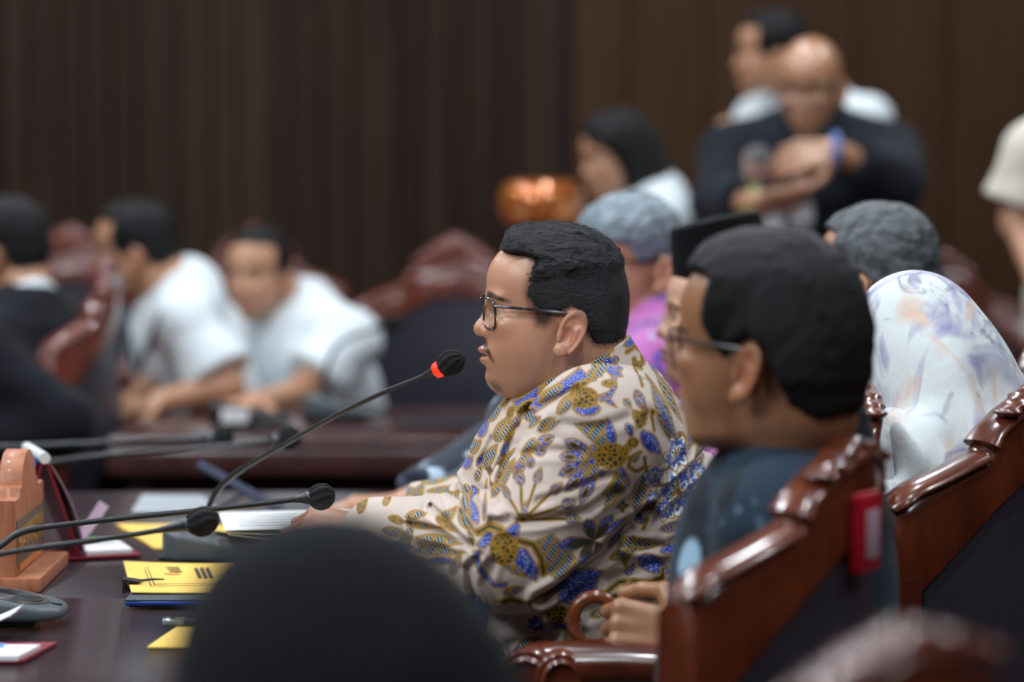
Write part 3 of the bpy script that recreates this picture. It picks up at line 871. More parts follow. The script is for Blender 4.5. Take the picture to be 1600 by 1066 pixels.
# ------------------------------------------------------------------ cloth, skin and hair materials
def skin_mat():
    n = NT('skin'); v = n.coords()
    f = n.noise(v, 420, 3); g = n.noise(v, 45, 4)
    c = n.mix(n.math('MULTIPLY', n.math('SUBTRACT', g, 0.35, True), 0.22), n.attr('Col'), (0.36, 0.16, 0.10))
    n.base(c); n.set(Roughness=n.math('ADD', n.math('MULTIPLY', g, 0.22), 0.27))
    n.b.inputs['Specular IOR Level'].default_value = 0.45
    n.b.inputs['Coat Weight'].default_value = 0.22; n.b.inputs['Coat Roughness'].default_value = 0.32
    n.b.inputs['Subsurface Weight'].default_value = 0.10
    n.b.inputs['Subsurface Radius'].default_value = (0.012, 0.005, 0.003); n.b.inputs['Subsurface Scale'].default_value = 0.6
    n.bump(f, 0.12, 0.0006)
    return n.m
SK = skin_mat()
SK_SHINY = skin_mat(); SK_SHINY.name = 'shiny_skin'; SK_SHINY.node_tree.nodes['Principled BSDF'].inputs['Coat Weight'].default_value = 0.8; SK_SHINY.node_tree.nodes['Principled BSDF'].inputs['Coat Roughness'].default_value = 0.16
def hair_mat(name, dark, light, amount, scale=(26, 90, 60), rough=0.5):
    n = NT(name); v = n.coords(scale=scale, rot=(0, 0.5, 0))
    f = n.noise(v, 9, 5, 0.65, 0.6)
    n.base(n.ramp(f, [(0.5 - amount * 0.45, lin(dark)), (0.93 - amount * 0.4, lin(light))]))
    n.set(Roughness=rough); n.b.inputs['Specular IOR Level'].default_value = 0.28
    n.bump(f, 0.6, 0.004); return n.m
HM = {'black': hair_mat('black_hair', (6, 6, 8), (20, 22, 28), 0.2), 'grey': hair_mat('grey_hair', (14, 18, 23), (186, 204, 216), 0.50, scale=(2.5, 9, 6)),
      'mixed': hair_mat('greying_hair', (14, 17, 21), (120, 126, 130), 0.46, scale=(3, 9, 7)), 'longblack': hair_mat('long_black_hair', (7, 7, 8), (22, 21, 24), 0.2)}
def cloth(name, rgb, rough=0.75, patches=(), var=0.05, sheen=0.2, blot=None, scale=9, bscale=1.0, hard=14, bumps=0.25, weave=900):
    n = NT(name); v = n.coords()
    c = lin(rgb); f = n.noise(v, 14, 3)
    col = n.ramp(f, [(0.3, tuple(x * (1 - var) for x in c)), (0.7, tuple(min(1, x * (1 + var)) for x in c))])
    for k, (bl, sc, ct) in enumerate(blot or []):
        tc = n.coords(scale=(1, 1, (1.0 + 0.3 * k) * bscale), rot=(0.3 * k, 0.2, 0.5 * k))
        b = n.noise(tc, sc, 3, 0.5, 1.5)
        m = n.math('MULTIPLY', n.math('SUBTRACT', b, ct, True), hard, True)
        col = n.mix(m, col, lin(bl))
    for pc, pr_, pcol in patches:                                 # single large motifs of the print
        ds = n.t.nodes.new('ShaderNodeVectorMath'); ds.operation = 'DISTANCE'; n.put(ds.inputs[0], v); ds.inputs[1].default_value = tuple(pc)
        col = n.mix(n.math('MULTIPLY', n.math('SUBTRACT', pr_, ds.outputs['Value'], True), 120, True), col, lin(pcol))
    n.base(col); n.set(Roughness=rough); n.b.inputs['Sheen Weight'].default_value = sheen
    n.b.inputs['Specular IOR Level'].default_value = 0.25
    h = n.math('ADD', n.math('MULTIPLY', n.noise(v, 16, 3, 0.5, 0.8), 1.0), n.math('MULTIPLY', n.noise(v, weave, 1), 0.05))
    n.bump(h, bumps, 0.02); return n.m
CL = {'white': cloth('white_cotton', (222, 232, 238)), 'cream': cloth('cream_cotton', (222, 216, 200)), 'suit': cloth('navy_suit_wool', (15, 22, 33), 0.85, sheen=0.04),
      'blacksuit': cloth('black_robe_cloth', (11, 15, 24), 0.85, sheen=0.05), 'trouser': cloth('dark_trouser_cloth', (26, 28, 34), 0.85),
      'blackscarf': cloth('black_scarf_cloth', (11, 15, 21), 0.95, sheen=0.03),
      'navybatik': cloth('navy_batik', (24, 34, 52), 0.7, blot=[((60, 84, 116), 8, 0.56), ((178, 202, 222), 13, 0.55)]),
      'darkbatik': cloth('dark_teal_batik', (17, 26, 36), 0.8, sheen=0.05, patches=[((0.206, 3.275, 0.915), 0.030, (150, 182, 204)), ((0.228, 3.255, 0.905), 0.026, (150, 182, 204))], blot=[((32, 50, 66), 6, 0.50), ((120, 150, 172), 9, 0.64)]),
      'purple': cloth('purple_batik', (190, 110, 180), 0.7, blot=[((110, 84, 170), 18, 0.52), ((170, 186, 206), 24, 0.60)]),
      'pink': cloth('pink_batik', (206, 132, 190), 0.7, blot=[((150, 70, 150), 20, 0.56)]),
      'grey': cloth('grey_cloth', (96, 102, 110)),
      'scarf': cloth('pale_printed_scarf', (222, 230, 232), 0.8, blot=[((156, 154, 192), 10, 0.50), ((226, 200, 182), 9, 0.56), ((104, 104, 142), 14, 0.58)], bumps=0.15, bscale=0.4, hard=8),
      'velvet': cloth('black_velvet', (5, 5, 7), 1.0, sheen=0.02, bumps=0.02), 'lanyard': simple('lanyard_ribbon', (48, 62, 74), 0.6)}
GLASS_FRAME = simple('dark_spectacle_frame', (28, 26, 30), 0.25, 0.1, 60)
EYE_W, EYE_I = simple('eye_white', (206, 198, 192), 0.15, 0.03, 50), simple('dark_iris', (34, 20, 14), 0.08, 0.1, 80)
def lens_mat():
    n = NT('spectacle_lens'); tr = n.n('ShaderNodeBsdfTransparent'); tr.inputs[0].default_value = (0.96, 0.97, 0.98, 1)
    gl = n.n('ShaderNodeBsdfGlossy'); gl.inputs['Roughness'].default_value = 0.03
    mx = n.n('ShaderNodeMixShader'); mx.inputs[0].default_value = 0.07
    n.t.links.new(tr.outputs[0], mx.inputs[1]); n.t.links.new(gl.outputs[0], mx.inputs[2])
    n.t.links.new(mx.outputs[0], n.t.nodes['Material Output'].inputs[0]); return n.m
LENS = lens_mat()

def eyes(root, head):
    for s in (1, -1):
        m = MB(); c = head.world(hpt(785.5, 484.5, 30 * s)); r = 12.6 * head.U
        bmesh.ops.create_icosphere(m.bm, subdivisions=2, radius=r); bmesh.ops.translate(m.bm, vec=Vector(c), verts=m.bm.verts[:])
        e = m.build('eye', EYE_W, root)
        d = head.world(hpt(760, 485, 30 * s)) - c; d = d / np.linalg.norm(d)
        m = MB(); m.lathe([(0, r * 0.80), (r * 0.52, r * 0.86), (r * 0.42, r * 0.96), (r * 0.2, r * 1.03), (0, r * 1.04)], c, 14, Vector((0, 0, 1)).rotation_difference(Vector(d)).to_matrix())
        m.build('iris', EYE_I, e)
def spectacles(root, head, frame=GLASS_FRAME, half=False, thick=1.7, lens=True):
    U = head.U; W = lambda x, y, l: head.world(hpt(x, y, l))
    g = None
    for s in (-1, 1):
        loop = []
        for k in range(28):
            a = 2 * math.pi * k / 28; cx, sx = math.cos(a), math.sin(a)
            f = lambda t: math.copysign(abs(t) ** 0.5, t)
            lat = 32 + 23.5 * f(cx); py = 487 + 23.5 * f(sx)
            x = 755.5 + 0.0042 * (lat) ** 2 + 0.07 * (py - 463)
            loop.append((x, py, s * lat))
        ob = MB().tube([W(*q) for q in loop], thick * U, seg=6, closed=True)
        if g is None:
            g = ob.build('spectacles', frame, root)
            MB().tube([W(756 + 0.0042 * q * q, 473 + 0.02 * q * q, q) for q in (-9, -5, 0, 5, 9)], thick * U, seg=6).build('bridge', frame, g)
        else: ob.build('rim', frame, g)
        if lens:
            m = MB(); c = m.bm.verts.new(W(758.5 + 0.0042 * 32 ** 2, 487, 32 * s)); vs = [m.bm.verts.new(W(*q)) for q in loop]
            for i in range(28): m.bm.faces.new((c, vs[i], vs[(i + 1) % 28]))
            m.build('lens', LENS, g)
        MB().tube([W(767.5, 474, 55 * s), W(771, 474.5, 60 * s), W(785, 475.5, 66 * s), W(815, 478, 73 * s), W(845, 481, 79 * s), W(872, 484, 83 * s), W(892, 490, 85 * s), W(903, 505, 84 * s)],
                  [3.2 * U, 2.8 * U, 2.4 * U, 2.4 * U, 2.6 * U, 2.8 * U, 2.6 * U, 2.2 * U], seg=8).build('temple', frame, g)
    return g

def collar_plane(fig, rise=0.35, front=0.35):
    ax = fig.nb - fig.nb2; ax = ax / np.linalg.norm(ax)
    n = ax + fig.F * front; n = n / np.linalg.norm(n)
    return fig.nb2 + ax * (np.linalg.norm(fig.nb - fig.nb2) * rise), n
def neck_cone(fig, p, g):
    h = fig.head
    return cone(p, fig.nb, fig.nb2, (66 + 6 * h.fat if not h.female else 52) * h.U + g, (70 + 10 * h.fat if not h.female else 56) * h.U + g)
def shirt_sdf(fig, g=0.012, sleeve=2.0, hem=-0.10, rise=0.35, front=0.35, vee=0.0, wr=0.004, arms_k=0.03, loose=0.010):
    pt, nrm = collar_plane(fig, rise, front)
    up = fig.ch - fig.pe; up = up / np.linalg.norm(up)
    def f(p):
        d = fig.torso(p, g)
        d = smin(d, smax(neck_cone(fig, p, 0.011), (p - pt) @ nrm.astype(np.float32), 0.005), 0.018)
        for sh, e, w, th, cs in fig.arms:
            gl = g + loose * (1 if sleeve < 1.5 else 0.5)
            if sleeve <= 1.0:
                m = sh + (e - sh) * sleeve
                a = cone(p, sh, m, 0.049 * fig.b * th + g, 0.042 * fig.b * th + gl * 1.5)
                dv = (m - sh) / np.linalg.norm(m - sh); a = smax(a, (p - m) @ dv.astype(np.float32), 0.004)
            else:
                a = cone(p, sh, e, 0.049 * fig.b * th + g, 0.040 * fig.b * th + gl)
                m = e + (w - e) * (sleeve - 1)
                a = smin(a, cone(p, e, m, 0.040 * fig.b * th + gl, 0.028 * fig.b * th + gl), 0.02)
                dv = (w - e) / np.linalg.norm(w - e); a = smax(a, (p - m) @ dv.astype(np.float32), 0.004)
            d = smin(d, a, arms_k)
        d = np.maximum(d, -((p - fig.pe) @ up.astype(np.float32)) + hem)
        if vee:
            q = fig.frame(p, fig.nb2); vv = np.maximum(np.abs(q[:, 1]) - np.clip((q[:, 2] + vee) * 0.36, 0, 0.1), -(q[:, 2] + vee))
            vv = np.maximum(vv, -(q[:, 0] + 0.02))
            d = smax(d, -vv, 0.006)
        if wr:
            d = d + wr * (vnoise(p, (9, 9, 22)) + 0.5 * vnoise(p, (24, 24, 40)))
        return d
    return f
def trousers(root, fig, mat=None):
    if not fig.legs: return
    def f(p):
        d = ell(fig.frame(p, fig.pe), (0, 0, 0), (0.13 * fig.b + 0.05 * fig.fat, 0.18 * fig.b, 0.125))
        for hip, k, a, t in fig.legs:
            d = smin(d, smin(cone(p, hip, k, 0.095 * fig.b, 0.070 * fig.b), cone(p, k, a, 0.068 * fig.b, 0.055), 0.03), 0.05)
        return d
    pts = [fig.pe] + [q for l in fig.legs for q in l[:3]]
    lo, hi = np.array(pts).min(0) - 0.16, np.array(pts).max(0) + 0.16
    V, Q = surface(f, *grid(lo, hi, 0.022)); from_arrays('trousers', V, Q, mat or CL['trouser'], root)
    for hip, k, a, t in fig.legs:
        fn = lambda p: np.maximum(smin(cone(p, a - np.array([0, 0, .035]), t + np.array([0, 0, .005]), 0.047, 0.036), sph(p, a, 0.045), 0.03), 0.004 - p[:, 2])
        q = np.array([a, t]); V, Q = surface(fn, *grid(q.min(0) - .07, q.max(0) + .07, 0.012)); from_arrays('shoe', V, Q, M['black'], root)

def person(label, fig, tone='mid', hair='black', hv=0.006, bv=0.014, av=None, thick=13, poly=None, quiff=0, rough=1.0, stubble=0.0, fade=False,
           shirt='white', shirt_kw=None, inner=None, volume=0.0, glasses=False, see_eyes=False, group=None, name='person', brow=(34, 26, 24), hair_v=None, legs=True, lips=(168, 92, 86)):
    root = thing(name, label, 'person', (fig.pe[0], fig.pe[1], 0), group=group)
    inv = -np.array([fig.pe[0], fig.pe[1], 0])
    lo, hi = fig.bounds(fig.joints(True))
    lo[2] = max(lo[2], -0.02)
    V, Q = surface(fig.body_sdf, *grid(lo, hi, bv, fig.fine(hv, av or max(hv, 0.005))))
    col = skin_colour(fig.head, V, SKIN[tone], stubble, fade, lips, brow, 1.5 if fig.pe[1] > 6 else 1.0)
    far = (np.linalg.norm(V - fig.head.world((0, 0, -20)), axis=1) > 0.24); col[far] = lin(SKIN[tone])
    from_arrays('body', V, Q, SK if hair else SK_SHINY, root, attrs={'Col': col})
    h = fig.head
    if hair:
        c = h.world((20, 0, 10)); rr = 0.19 if h.hair != 'long' else 0.32
        f = lambda p: h.hair_sdf(h.loc(p), thick, poly, rough, quiff, volume) * h.U
        V, Q = surface(f, *grid(c - np.array([rr, rr, rr]), c + np.array([rr, rr, rr * 0.9]), hair_v or hv)); from_arrays('hair', V, Q, HM[hair], root)
    if see_eyes: eyes(root, h)
    if glasses: spectacles(root, h, lens=(glasses == 2))
    if shirt:
        lo, hi = fig.bounds(fig.joints(False), 0.10)
        if inner:
            V, Q = surface(shirt_sdf(fig, 0.006, 0.6, wr=0, rise=0.45), *grid(lo, hi, bv)); from_arrays('shirt', V, Q, CL[inner], root)
        V, Q = surface(shirt_sdf(fig, **(shirt_kw or {})), *grid(lo, hi, min(bv, 0.011))); from_arrays('jacket' if inner else 'shirt', V, Q, CL[shirt], root)
    if legs: trousers(root, fig)
    for ch in root.children: ch.location = tuple(inv)
    return root

# ------------------------------------------------------------------ people at the back
# man in white who faces the camera
h = Head(P(405, 426, 7.2), yaw=-72, pitch=4, scale=1.0, fat=0.05)
f = Figure(h, P(468, 542, 7.27), P(520, 705, 7.35), facing=-45, build=1.0, shoulder=0.19)
f.arm(1, P(470, 615, 7.05), P(395, 630, 6.72), dict(palm=(0, 0, -1), curl=0.4))
f.arm(-1, P(370, 590, 7.25), P(345, 632, 6.85), dict(palm=(0, 0, -1), curl=0.4)).sit()
r = person('man in short-sleeved white shirt facing the camera, arms on the back table', f, 'warm', 'black', thick=9, shirt='white', shirt_kw=dict(sleeve=0.72, g=0.016, loose=0.014), see_eyes=True, stubble=0.5)
# man with lanyard
h = Head(P(212, 388, 7.0), yaw=6, pitch=6, scale=1.0, fat=0.0)
f = Figure(h, P(284, 514, 7.02), P(335, 680, 7.1), facing=-8, build=1.0, shoulder=0.185)
f.arm(1, P(352, 604, 6.78), P(248, 628, 6.68), dict(palm=(0, 0, -1), curl=0.4)); f.arm(-1, P(250, 590, 7.05), P(205, 628, 6.80), dict(palm=(0, 0, -1), curl=0.3)).sit()
r = person('man in white shirt with dark lanyard and glasses, leaning on the back table', f, 'warm', 'black', thick=13, shirt='white', shirt_kw=dict(sleeve=0.85, g=0.016, loose=0.016), glasses=1, quiff=5)
def draped(fn, pts, d0, d1, lift=0.004):
    """points laid on a garment: walk away from the lens side until the cloth is met"""
    out = []
    for a_, b_ in pts:
        ds = np.linspace(d0, d1, 160); q = np.array([P(a_, b_, t) for t in ds], np.float32); v = fn(q); k = np.where(v < lift)[0]
        out.append(q[k[0]] if len(k) else P(a_, b_, d1))
    return out
fn = shirt_sdf(f, sleeve=0.85, g=0.016, loose=0.016)
for pts in ([(198, 478), (199, 500), (202, 525), (206, 550), (211, 578)], [(250, 486), (243, 508), (234, 530), (224, 555), (213, 580)]):
    MB().tube(draped(fn, pts, 6.4, 7.2), 0.009, seg=6, flat=0.4).build('lanyard', CL['lanyard'], r, loc=-np.array(r.location))
# man in dark suit at left
h = Head(P(12, 385, 6.5), yaw=22, scale=1.0, fat=0.2)
f = Figure(h, P(28, 560, 6.45), P(60, 730, 6.5), facing=22, build=1.12, shoulder=0.20)
f.arm(1, P(95, 660, 6.25), P(-60, 700, 6.2), dict(curl=0.4)); f.arm(-1, P(-90, 640, 6.9), P(-160, 690, 6.7), dict(curl=0.4)).sit()
r = person('man in black suit cut off by the left edge, seated on a carved chair', f, 'warm', 'black', thick=10, shirt='blacksuit', inner='white', shirt_kw=dict(g=0.020, sleeve=1.95, rise=0.10, loose=0.012), fade=True)
# bald man standing
h = Head(P(1266, 128, 7.2), yaw=-72, pitch=17, scale=1.02, fat=0.25)
f = Figure(h, P(1268, 262, 7.25), P(1275, 500, 7.35), facing=-84, build=1.1, fat=0.4, shoulder=0.19)
f.arm(1, P(1398, 285, 7.02), P(1308, 238, 6.86), dict(fwd=(-1, -0.05, -0.12), palm=(0, 1, -0.4), curl=0.55))
f.arm(-1, P(1128, 318, 7.12), P(1178, 318, 6.88), dict(fwd=(1, -0.1, 0.15), palm=(0, 0.6, 0.8), curl=0.7)).stand()
r = person('bald man standing in dark navy suit, looking down at his hands', f, 'warm', None, shirt='suit', inner='white', shirt_kw=dict(g=0.022, sleeve=1.75, rise=0.12, loose=0.014), glasses=1, see_eyes=False)
w = P(1305, 236, 6.86)
b = MB().tube([w + np.array([0.004 * 0, 0.036 * math.cos(k * 0.524), 0.036 * math.sin(k * 0.524)]) for k in range(12)], 0.010, seg=8, closed=True).build('wristwatch', M['bluewatch'], r, loc=-np.array(r.location)); b['label'] = 'blue wristwatch'
w = P(1172, 318, 6.90)
b = MB().tube([w + np.array([0.012 * math.sin(k * 0.524), 0.037 * math.cos(k * 0.524), 0.037 * math.sin(k * 0.524)]) for k in range(12)], 0.011, seg=8, closed=True).build('wristband', M['lime'], r, loc=-np.array(r.location)); b['label'] = 'lime green wristband'
# man behind the bald man
h = Head(P(1208, 82, 8.0), yaw=4, pitch=4, scale=1.0)
f = Figure(h, P(1268, 208, 8.0), P(1290, 440, 8.05), facing=-40, build=1.0, shoulder=0.205)
f.arm(1, P(1370, 330, 7.9), P(1300, 400, 7.78), dict(curl=0.4)); f.arm(-1, P(1150, 330, 7.9), P(1122, 262, 7.7), dict(fwd=(-0.1, -0.2, 1), palm=(0.8, -0.3, 0), curl=0.8)).stand()
r = person('man in white shirt standing in profile behind the bald man', f, 'warm', 'black', thick=15, quiff=4, shirt='white', shirt_kw=dict(g=0.014, sleeve=0.9))
# woman with dark hair
h = Head(P(965, 240, 7.5), yaw=-18, pitch=14, scale=0.95, female=True, hair='long')
f = Figure(h, P(1018, 362, 7.5), P(1035, 560, 7.55), facing=-12, build=0.88, shoulder=0.165)
f.arm(1, P(1030, 480, 7.3), P(930, 520, 7.2), dict(curl=0.4)); f.arm(-1, P(1010, 480, 7.7), P(930, 520, 7.5), dict(curl=0.4)).stand()
r = person('woman with long dark hair and white top looking down, beyond the speaker', f, 'mid', 'longblack', thick=20, poly=Head.LONG, shirt='white', shirt_kw=dict(g=0.014, sleeve=0.9), see_eyes=False)
# man at the right edge
h = Head(P(1690, 95, 7.0), yaw=10, scale=1.0)
f = Figure(h, P(1690, 245, 7.0), P(1700, 500, 7.05), facing=0, build=1.05, shoulder=0.19)
f.arm(1, P(1592, 345, 6.85), P(1640, 480, 6.6), dict(curl=0.4), shoulder=P(1618, 238, 6.82)); f.arm(-1, P(1700, 350, 7.2), P(1640, 460, 7.2), dict(curl=0.4)).stand()
r = person('person in cream short-sleeved shirt, one arm showing at the right edge', f, 'mid', 'black', shirt='cream', shirt_kw=dict(g=0.016, sleeve=0.72, loose=0.02))

# ------------------------------------------------------------------ people in the speaker's row and behind it
FRINGE = [(764, 436), (770, 330), (900, 310), (1010, 380), (1010, 500), (996, 519), (944, 536), (925, 531), (913, 514), (905, 486), (886, 474), (858, 488), (846, 504), (834, 502), (826, 484), (815, 460), (796, 440)]
# grey-haired man
h = Head(P(985, 402, 5.4), yaw=-40, pitch=6, scale=1.0, fat=0.25)
f = Figure(h, P(1010, 600, 5.4), P(1030, 860, 5.45), facing=0, build=1.08, fat=0.3, shoulder=0.19)
f.arm(1, P(930, 740, 5.15), P(760, 770, 5.2), dict(curl=0.4)); f.arm(-1, P(930, 740, 5.65), P(760, 760, 5.55), dict(curl=0.4)).sit()
r = person('man with grey hair and purple batik collar, beyond the speaker', f, 'mid', 'grey', hv=0.0042, thick=20, rough=1.4, poly=FRINGE, shirt='purple', shirt_kw=dict(g=0.014, sleeve=1.9, rise=0.45), glasses=1)
# hidden man in navy batik
h = Head(P(885, 490, 4.75), yaw=0, pitch=6, scale=0.98)
f = Figure(h, P(880, 690, 4.75), P(925, 930, 4.8), facing=0, build=1.05, fat=0.2, shoulder=0.19)
f.arm(1, P(770, 770, 4.52), P(700, 790, 4.75), dict(fwd=(-1, 0.1, 0), palm=(0, 0, -1), curl=0.45)); f.arm(-1, P(770, 720, 5.0), P(640, 788, 4.85), dict(fwd=(-1, -0.1, 0.0), palm=(0, 0, -1), curl=0.4)).sit()
r = person('man in navy and white batik, only his sleeve showing past the speaker', f, 'mid', 'black', hv=0.005, shirt='navybatik', shirt_kw=dict(g=0.014, sleeve=1.9))
# man in the velvet cap
h = Head(P(1130, 492, 4.8), yaw=-4, pitch=0, scale=1.0, fat=0.35)
f = Figure(h, P(1165, 700, 4.8), P(1180, 950, 4.85), facing=0, build=1.1, fat=0.3, shoulder=0.19)
f.arm(1, P(1120, 840, 4.55), P(1010, 900, 4.6), dict(curl=0.4)); f.arm(-1, P(1110, 840, 5.05), P(1000, 880, 5.0), dict(curl=0.4)).sit()
r = person('man in black velvet cap and pink batik, between the speaker and the dark-haired man', f, 'light', 'black', hv=0.004, thick=6, shirt='pink', shirt_kw=dict(g=0.014, sleeve=1.9, rise=0.5), see_eyes=True, stubble=0.25, brow=(60, 48, 44))
def cap_f(p):
    L = h.loc(p); x, y, z = L[:, 0] - 20, L[:, 1], L[:, 2]
    ct, st = math.cos(0.21), math.sin(0.21); x, z = x * ct + z * st, -x * st + z * ct
    k = 1 - 0.0016 * (z - 66)
    rad = np.sqrt((x / 104) ** 2 + (y / 84) ** 2)
    d = (rad - k) * 84
    top = 186 - 0.05 * np.abs(x)
    return np.maximum(smax(d, z - top, 4), 64 - z) * h.U
c = h.world((10, 0, 110)); V, Q = surface(cap_f, *grid(c - .16, c + .16, .004)); o = from_arrays('cap', V, Q, CL['velvet'], r, loc=-np.array(r.location)); o['label'] = 'tall black velvet cap'
# grey-brown head at right
h = Head(P(1372, 432, 4.7), yaw=40, pitch=4, scale=1.04, fat=0.2)
f = Figure(h, P(1395, 640, 4.7), P(1400, 890, 4.75), facing=20, build=1.05, shoulder=0.19)
f.arm(1, P(1350, 790, 4.45), P(1250, 830, 4.5), dict(curl=0.4)); f.arm(-1, P(1340, 780, 4.95), P(1250, 820, 4.9), dict(curl=0.4)).sit()
r = person('man with greying hair seen above the white headscarf', f, 'mid', 'mixed', hv=0.0045, thick=13, rough=1.2, shirt='grey', shirt_kw=dict(g=0.014, sleeve=1.9))
# dark-haired man close to the camera
h = Head(P(1196, 532, 3.3), yaw=30, pitch=2, scale=1.06, fat=0.1)
f = Figure(h, P(1232, 822, 3.36), P(1215, 1150, 3.38), facing=28, build=0.76, fat=0.15, shoulder=0.16)
f.arm(1, P(1185, 995, 3.26), P(1086, 1004, 3.58), dict(fwd=(-1, 0.12, 0.10), palm=(-0.1, 0.95, -0.30), thumb=(-0.1, 0.2, 1), curl=[1.35, 1.45, 1.45, 1.5], size=1.06, thumb_in=1.0), thick=1.2, shoulder=P(1228, 820, 3.20))
f.arm(-1, P(1238, 960, 3.62), P(1150, 1070, 3.78), dict(curl=0.6), thick=1.1, shoulder=P(1252, 795, 3.50)).sit()
NAPE = [(786, 392), (800, 320), (900, 300), (1040, 370), (1050, 500), (1020, 560), (960, 572), (928, 552), (916, 520), (908, 486), (888, 472), (862, 484), (850, 512), (838, 514), (832, 484), (818, 452), (823, 425), (832, 402), (812, 394)]
r = person('dark-haired man in navy batik and glasses, seen from behind, gripping a chair arm', f, 'dark', 'black', hv=0.0035, bv=0.011, av=0.003, thick=21, rough=0.6, poly=NAPE, volume=1.0, shirt='darkbatik', shirt_kw=dict(g=0.018, sleeve=1.80, rise=0.35, loose=0.016), glasses=1)
w = P(1094, 1003, 3.565)
b = MB().tube([w + np.array([0.003 * math.sin(k * 0.524), 0.034 * math.cos(k * 0.524), 0.031 * math.sin(k * 0.524)]) for k in range(12)], 0.012, seg=8, closed=True).build('wristband', M['navystrap'], r, loc=-np.array(r.location)); b['label'] = 'dark navy wristband'
# woman in the white headscarf
h = Head(P(1428, 540, 4.05), yaw=36, pitch=2, scale=0.94, female=True)
f = Figure(h, P(1470, 745, 4.05), P(1400, 1010, 4.06), facing=32, build=0.82, fat=0.2, shoulder=0.13)
f.arm(1, P(1400, 900, 3.85), P(1300, 950, 4.0), dict(curl=0.5)); f.arm(-1, P(1420, 900, 4.3), P(1320, 940, 4.3), dict(curl=0.5)).sit()
r = person('woman in white headscarf printed with lilac leaves, seen from behind', f, 'light', None, hv=0.006, shirt='scarf', shirt_kw=dict(g=0.014, sleeve=1.9))
def hijab_f(p):
    L = h.loc(p)
    d = ell(L, hpt(874, 460), (114, 92, 108))
    d = smin(d, ell(L, hpt(910, 525), (96, 88, 92)), 50)
    d = d * h.U
    b = cone(p, h.world(hpt(900, 560)), f.ch + np.array([0.03, -0.02, -0.03]), 0.090, 0.240)
    b = smax(b, f.ch[2] - 0.22 - p[:, 2], 0.02)
    tail = cone(p, h.world(hpt(950, 570)), P(1388, 792, 3.80), 0.075, 0.010)
    b = smin(b, tail, 0.04)
    d = smin(d, b, 0.06)
    tx = (p[:, 0] - h.H[0]) * 0.8 + (p[:, 2] - h.H[2]) * 0.45 + (p[:, 1] - h.H[1]) * 0.35; dz = np.clip((h.H[2] + 0.05 - p[:, 2]) / 0.16, 0, 1)
    d = d + dz * (0.013 * np.sin(tx * 58 + 3 * vnoise(p, 7)) + 0.006 * vnoise(p, (16, 16, 6))) + 0.003 * vnoise(p, (12, 12, 12))
    d = smax(d, 0.040 - (p - np.array([0.69, 3.87, 0], np.float32)) @ np.array([-0.875, 0.485, 0], np.float32), 0.02)
    face = ell(L, hpt(762, 510), (44, 50, 76)) * h.U
    return smax(d, -face, 0.01)
V, Q = surface(hijab_f, *grid(h.H - np.array([.34, .34, .40]), h.H + np.array([.36, .34, .17]), .006)); from_arrays('headscarf', V, Q, CL['scarf'], r, loc=-np.array(r.location))
# black head close to the camera
h = Head(P(508, 1046, 2.05), yaw=8, pitch=8, scale=0.95, female=True)
f = Figure(h, P(540, 1500, 2.05), P(620, 1960, 2.08), facing=0, build=1.0, shoulder=0.18).sit()
f.arm(1, P(480, 1700, 1.85), P(300, 1750, 1.9), dict(curl=0.4)); f.arm(-1, P(480, 1650, 2.3), P(300, 1700, 2.25), dict(curl=0.4))
r = person('person in black headscarf, a dark blurred dome at the bottom of the picture', f, 'mid', None, hv=0.008, shirt='blackscarf', shirt_kw=dict(g=0.014, sleeve=1.9), legs=False)
def bscarf(p):
    L = h.loc(p)
    d = smin(ell(L, hpt(872, 462), (124, 100, 116)), ell(L, hpt(900, 525), (126, 104, 100)), 60) * h.U
    b = cone(p, h.world(hpt(884, 560)), f.ch + np.array([0, 0, -0.03]), 0.112, 0.21)
    d = smin(d, smax(b, f.ch[2] - 0.16 - p[:, 2], 0.02), 0.07) + 0.004 * vnoise(p, (12, 12, 5))
    return smax(d, -ell(L, hpt(758, 515), (46, 50, 76)) * h.U, 0.01)
V, Q = surface(bscarf, *grid(h.H - np.array([.32, .32, .42]), h.H + np.array([.32, .32, .17]), .009)); from_arrays('headscarf', V, Q, CL['blackscarf'], r, loc=-np.array(r.location))
# ------------------------------------------------------------------ the speaker
def pr(p):                                  # print coordinates of the cloth: the plane through the man's left arm, 1 unit = 1 px there
    D = 3.85; m = (p[:, 2] - CAM_Z) / D; v = (m * CP + SP) / (CP - m * SP)
    return 800 + p[:, 0] * FPX / D * (1.0), 533 - FPX * v
def seg_d(x, y, pts):
    d = np.full(len(x), 1e9, np.float32)
    for (ax, ay), (bx, by) in zip(pts, pts[1:]):
        ex, ey = bx - ax, by - ay; t = np.clip(((x - ax) * ex + (y - ay) * ey) / (ex * ex + ey * ey + 1e-9), 0, 1)
        d = np.minimum(d, (x - ax - ex * t) ** 2 + (y - ay - ey * t) ** 2)
    return np.sqrt(d)
HD = Head(P(866, 480, 4.0), yaw=-7, pitch=0, scale=1.0, fat=1.0)
SPK = Figure(HD, P(918, 715, 4.02), P(925, 1140, 4.04), facing=0, build=1.16, fat=1.0, shoulder=0.19, neck=P(948, 625, 4.03))
SPK.arm(1, P(803, 862, 3.75), P(580, 838, 4.08), dict(fwd=(-1, 0.30, 0.06), palm=(0.1, 0.55, -0.8), thumb=(-0.3, -0.75, 0.6), curl=[0.45, 0.6, 0.65, 0.7], thumb_in=0.35, size=1.05), shoulder=P(938, 682, 3.82), thick=1.28)
SPK.arm(-1, P(850, 800, 4.32), P(640, 812, 4.36), dict(fwd=(-1, -0.15, -0.02), palm=(0, 0, -1), curl=0.45), shoulder=P(925, 670, 4.24), thick=1.25).sit()
SPK.inset = 0.016
